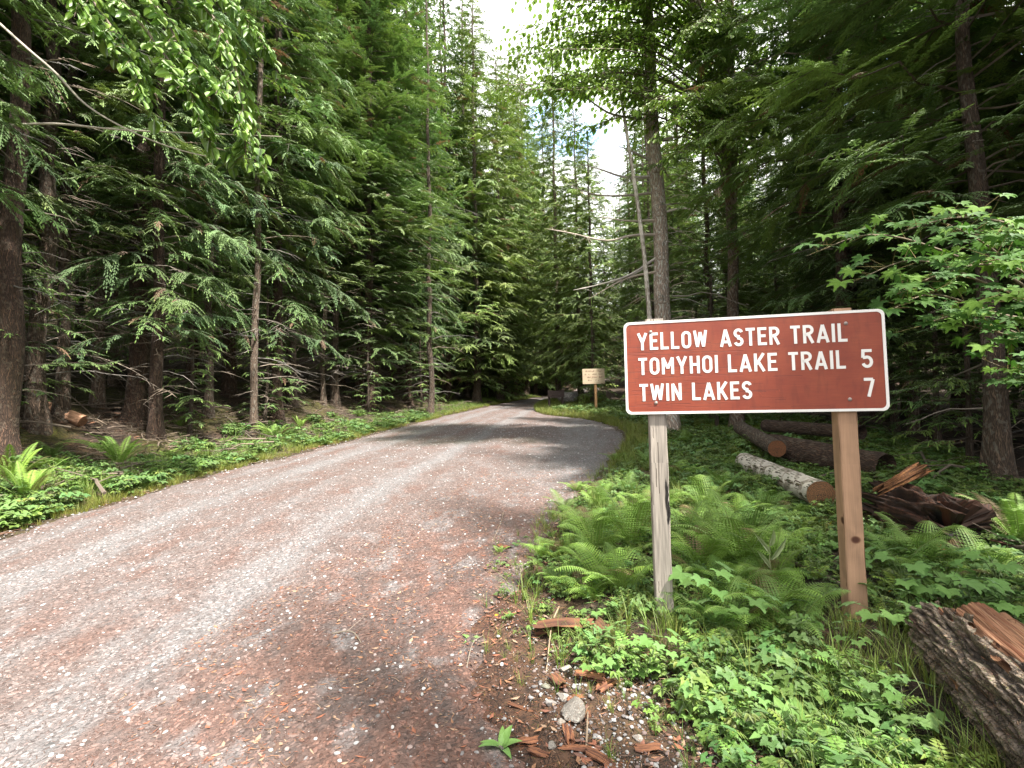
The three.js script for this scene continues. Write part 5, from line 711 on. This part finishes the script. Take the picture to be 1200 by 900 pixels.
{ // needles, bark crumbs and fine twigs
  const r = rngOf(502), spots = [], b = new Buf(), pal = [[0.20, 0.075, 0.042], [0.15, 0.062, 0.04], [0.22, 0.11, 0.06], [0.11, 0.055, 0.04], [0.25, 0.165, 0.11], [0.08, 0.048, 0.035]];
  kite(b, -0.5, 0, 0, 1, 0.05, 0, 1, 0.06, 0, 0, 1, 0.02, [1, 1, 1]); const c2 = new Buf(); stick(c2, [V(-0.5, 0, 0), V(0, 0.05, 0.06), V(0.5, 0, 0)], 0.025, 0.012, 3);  const c3 = new Buf(); kite(c3, -0.5, 0, 0, 1, 0, 0, 1, 0.2, 0, 0, 1, 0.1, [1, 1, 1]);
  while (spots.length < 30000) { const s = 1.0 + 7 * Math.pow(r(), 1.7), R = roadRight(s), x = R + 1.6 - 3.6 * Math.pow(r(), 1.3), p = fbm2(x * 1.3 + 3, s * -0.8, 3) + fbm2(x * 3, -s * 3, 2) * 0.6; if (r() > clamp(0.65 + p * 1.4)) continue; const sz = 0.012 + 0.05 * Math.pow(r(), 3), c = pal[r() * 6 | 0]; spots.push([x, height(x, -s) + 0.014 + 0.006 * r(), -s, r() * 6.3, sz, lin(...c), (r() - 0.5) * 0.35, (r() - 0.5) * 0.35]); }
  while (spots.length < 38000) { const s = 3 + 14 * r(), x = roadLeft(s) - 4.5 * r() + 0.1; const sz = 0.03 + 0.22 * Math.pow(r(), 4), c = pal[r() * 6 | 0]; spots.push([x, height(x, -s) + 0.01 + 0.02 * r(), -s, r() * 6.3, sz, lin(c[0] * 0.8, c[1], c[2]), (r() - 0.5) * 0.5, (r() - 0.5) * 0.5]); }
  scatter('litter', 'red-brown needles, crumbs of bark and fine twigs on the ground', [b.geo(), c2.geo(), c3.geo()], std({ vertexColors: true, roughness: 0.95, side: THREE.DoubleSide }), spots);
}
function tuftGeo(seed, n, L, wd, spread, col) { const r = rngOf(seed), b = new Buf(); for (let i = 0; i < n; i++) { const a = r() * 6.28, d = V(Math.cos(a), 0, Math.sin(a)), l = L * (0.5 + 0.7 * r()), o = d.clone().multiplyScalar(spread * r() * 0.5), c = tint(r, col, 0.3), lean = 0.15 + 0.7 * r(), s = V(-d.z, 0, d.x), P = (t) => V(o.x + d.x * l * lean * t * t, l * (t - 0.35 * lean * t * t), o.z + d.z * l * lean * t * t); let pa = null; for (let k = 0; k <= 3; k++) { const t = k / 3, p = P(t), w = wd * (1 - t * 0.92), v = [b.v(p.x + s.x * w, p.y, p.z + s.z * w, ...c), b.v(p.x - s.x * w, p.y, p.z - s.z * w, ...c)]; if (pa) { b.t(pa[0], pa[1], v[1]); b.t(pa[0], v[1], v[0]); } pa = v; } } return b.geo(); }
function herbGeo(seed, n, h, rad, size, kind, col) { const r = rngOf(seed), b = new Buf(); for (let i = 0; i < n; i++) { const a = i / n * 6.28 + r() * 0.9, d = V(Math.cos(a), 0, Math.sin(a)), e = d.clone().multiplyScalar(rad * (0.2 + 0.9 * r())).add(V(0, h * (0.4 + 0.75 * r()), 0)), c = tint(r, col, 0.22); stick(b, [V(0, -0.01, 0), e.clone().multiplyScalar(0.55).add(V(0, h * 0.15, 0)), e], 0.0018, 0.001, 3, mixc(c, [0.14, 0.14, 0.05], 0.4)); const up = V(d.x * 0.35 + (r() - 0.5) * 0.5, 1, d.z * 0.35 + (r() - 0.5) * 0.5).normalize(), s = size * (0.6 + 0.7 * r()); if (kind === 0) lobedLeaf(b, e, d.clone().add(V(0, -0.25, 0)).normalize(), up, s * 0.6, 3, c, 0.5, 0.15); else if (kind === 3) for (const q of [-1.15, 0, 1.15]) { const dd = V(Math.cos(a + q), -0.12, Math.sin(a + q)).normalize(); lobedLeaf(b, e.clone().addScaledVector(dd, s * 0.12), dd, up, s * 0.62, 3, tint(r, c, 0.1), 0.35, 0.2); } else if (kind === 1) for (const q of [-0.9, 0, 0.9]) leafBlade(b, e, V(Math.cos(a + q), -0.15, Math.sin(a + q)).normalize(), up, s, s * 0.33, tint(r, c, 0.08), 0.12, 0.2); else for (let k = 0; k < 6; k++) { const t = 0.35 + 0.65 * k / 5, g = k % 2 ? 1 : -1; leafBlade(b, e.clone().multiplyScalar(t), V(Math.cos(a + g * 1.2), 0.1, Math.sin(a + g * 1.2)).normalize(), up, s * 0.8, s * 0.26, c, 0.1, 0.2); } } return b.geo(true); }
const vegLeft = interp([[1.2, 1.0], [1.85, 0.92], [2.36, 0.74], [2.85, 0.36], [4.1, 0.22], [5.5, 0.62], [7.2, 1.35], [10, 2.4], [13, 3.15], [16.5, 3.05], [18.5, 2.45], [20.3, 1.55], [22.5, 1.2], [28, 1.55], [34, 2.75], [43, 6.1]]);
const GRASS = [0.15, 0.235, 0.038], HERB = [0.12, 0.215, 0.04];
{
  const r = rngOf(503), g = [], h = [], vary = (k) => { const q = 0.75 + 0.5 * r(); return lin(q * (1 + 0.35 * (r() - 0.4) + k), q, q); };
  // right of the road
  while (h.length < 7000) { const s = 1.2 + 8.5 * Math.pow(r(), 1.25), x = vegLeft(s) + 5.2 * Math.pow(r(), 1.2) - 0.12, e = (Math.hypot(x - 0.86, s - 2.93) < 0.24 || Math.hypot(x - 1.90, s - 2.66) < 0.26 || (s < 2.62 && Math.abs(x - (2.27 - (2.5 - s) * 0.367) + 0.05) < 0.36)) ? -1 : x - vegLeft(s) + 0.25 * fbm2(x * 3, s * 3, 2), den = fbm2(x * 1.1 + 7, s * 1.1, 3); if (e < 0.02 || r() > clamp(0.35 + e * 1.6) * clamp(0.85 + den * 1.5, 0.1, 1)) continue; h.push([x, height(x, -s) - 0.01, -s, r() * 6.3, (0.45 + 0.6 * r()) * (s > 2.9 && x < 2.4 ? 0.75 : 1), vary(0)]); }
  while (g.length < 2400) { const s = 1.6 + 9 * r(), x = vegLeft(s) + 3.2 * Math.pow(r(), 1.5) - 0.25, e = x - vegLeft(s); if (r() > clamp(0.3 + e) || fbm2(x * 0.9 + 70, s * 0.9, 2) < -0.12) continue; g.push([x, height(x, -s) - 0.01, -s, r() * 6.3, 0.5 + 0.6 * r(), vary(0.1)]); }
  while (g.length < 10500) { const s = 8 + 26 * r(), x = vegLeft(s) + 4 * Math.pow(r(), 1.4) - 0.1; if (fbm2(x * 0.9 + 70, s * 0.9, 2) < -0.22) continue; g.push([x, height(x, -s) - 0.01, -s, r() * 6.3, 0.6 + 0.8 * r(), vary(0.25)]); }
  for (let i = 0; i < 2500; i++) { const s = 8 + 14 * r(), x = vegLeft(s) + 0.5 + 4 * r(); h.push([x, height(x, -s) - 0.01, -s, r() * 6.3, 0.8 + 0.9 * r(), vary(0)]); }
  for (let i = 0; i < 130; i++) { const s = 1.7 + 3.2 * r(), x = vegLeft(s) - 0.02 - 0.6 * r() * r(); (i % 3 ? g : h).push([x, height(x, -s), -s, r() * 6.3, 0.25 + 0.35 * r(), vary(0)]); }
  // left verge
  while (g.length < 21000) { const s = 2 + 40 * Math.pow(r(), 1.3), e = 0.02 + 2.1 * Math.pow(r(), 1.8), x = roadLeft(s) - edgeJag(s) - e; if (fbm2(x * 0.8, s * 0.8 + 30, 2) < -0.2 - 0.0 * e + 0.25 * sstep(0.6, 2, e)) continue; g.push([x, height(x, -s) - 0.01, -s, r() * 6.3, (0.4 + 0.75 * r()) * (0.7 + 0.5 * Math.min(1, e)), vary(0.35 * (1 - sstep(0, 0.6, e)))]); }
  while (h.length < 13200) { const s = 2.5 + 18 * Math.pow(r(), 1.2), e = 0.15 + 2.6 * Math.pow(r(), 1.3), x = roadLeft(s) - e; if (fbm2(x * 0.7 + 50, s * 0.7, 3) < 0.02 + 0.08 * e - (s < 9 ? 0.25 : 0)) continue; h.push([x, height(x, -s) - 0.01, -s, r() * 6.3, 0.6 + 0.9 * r(), vary(0)]); }
  scatter('grass', 'green grass along both edges of the road', [tuftGeo(510, 16, 0.20, 0.0028, 0.10, GRASS), tuftGeo(511, 22, 0.15, 0.0024, 0.12, mixc(GRASS, [0.2, 0.24, 0.05], 0.5)), tuftGeo(512, 12, 0.27, 0.0032, 0.08, GRASS)], M.herb, g);
  scatter('undergrowth', 'low leafy green herbs covering the ground around the sign and the left verge', [(() => { const q = rngOf(540), b = new Buf(); for (let k = 0; k < 5; k++) frond(b, q, k * 1.26 + q(), 0.19 + 0.10 * q(), 0.9 + 0.4 * q(), 0.55, 0.24, tint(q, mixc(FERN, FERNY, 0.4), 0.2), false); return b.geo(); })(), herbGeo(520, 9, 0.15, 0.10, 0.055, 3, HERB), herbGeo(521, 7, 0.12, 0.10, 0.05, 1, mixc(HERB, [0.14, 0.26, 0.04], 0.4)), herbGeo(522, 6, 0.18, 0.09, 0.05, 2, HERB), herbGeo(524, 8, 0.13, 0.10, 0.04, 1, mixc(HERB, [0.16, 0.22, 0.05], 0.6)), herbGeo(525, 7, 0.16, 0.12, 0.065, 3, mixc(HERB, [0.08, 0.17, 0.05], 0.6)), herbGeo(523, 10, 0.11, 0.11, 0.045, 3, mixc(HERB, [0.14, 0.25, 0.04], 0.5))], M.herb, h);
}
{ // fallen branches and brush on the forest floor
  const r = rngOf(504), spots = [], mk = (s) => { const q = rngOf(s), b = new Buf(), pts = []; for (let k = 0; k <= 6; k++) pts.push(V((k / 6 - 0.5), 0.04 * q() + 0.05 * Math.sin(k), 0.1 * (q() - 0.5))); stick(b, pts, 0.012, 0.004, 5, [1, 1, 1]); for (let k = 1; k < 6; k++) { const g = k % 2 ? 1 : -1, p = pts[k]; stick(b, [p, p.clone().add(V(0.12, 0.04 * q(), g * 0.1)), p.clone().add(V(0.22, 0.1 * q(), g * 0.22))], 0.005, 0.0015, 4, [1, 1, 1]); } return b.geo(); };
  for (let i = 0; i < 1500; i++) { const s = 1 + 26 * r(), x = i % 3 ? roadLeft(s) - 0.9 - 12 * Math.pow(r(), 1.4) : Math.max(roadRight(s) + 2.6, 3.4) + 9 * Math.pow(r(), 1.2), k = 0.35 + 0.6 * r(); spots.push([x, height(x, -s) + 0.03, -s, r() * 6.3, 0.5 + 1.6 * r() * r(), lin(0.17 * k, 0.13 * k, 0.10 * k), (r() - 0.5) * 0.4, (r() - 0.5) * 0.5]); }
  for (let i = 0; i < 700; i++) { const s = 3 + 17 * r(), x = roadLeft(s) - 0.7 - 3.6 * r(), k = 0.35 + 0.65 * r(); spots.push([x, height(x, -s) + 0.04, -s, r() * 6.3, 0.35 + 1.1 * r() * r(), lin(0.2 * k, 0.15 * k, 0.11 * k), (r() - 0.5) * 0.6, (r() - 0.5) * 0.7]); }
  scatter('debris', 'dead branches and brush littering the forest floor', [mk(531), mk(532), mk(533)], M.bits, spots);
}
renderer.render(scene, camera);
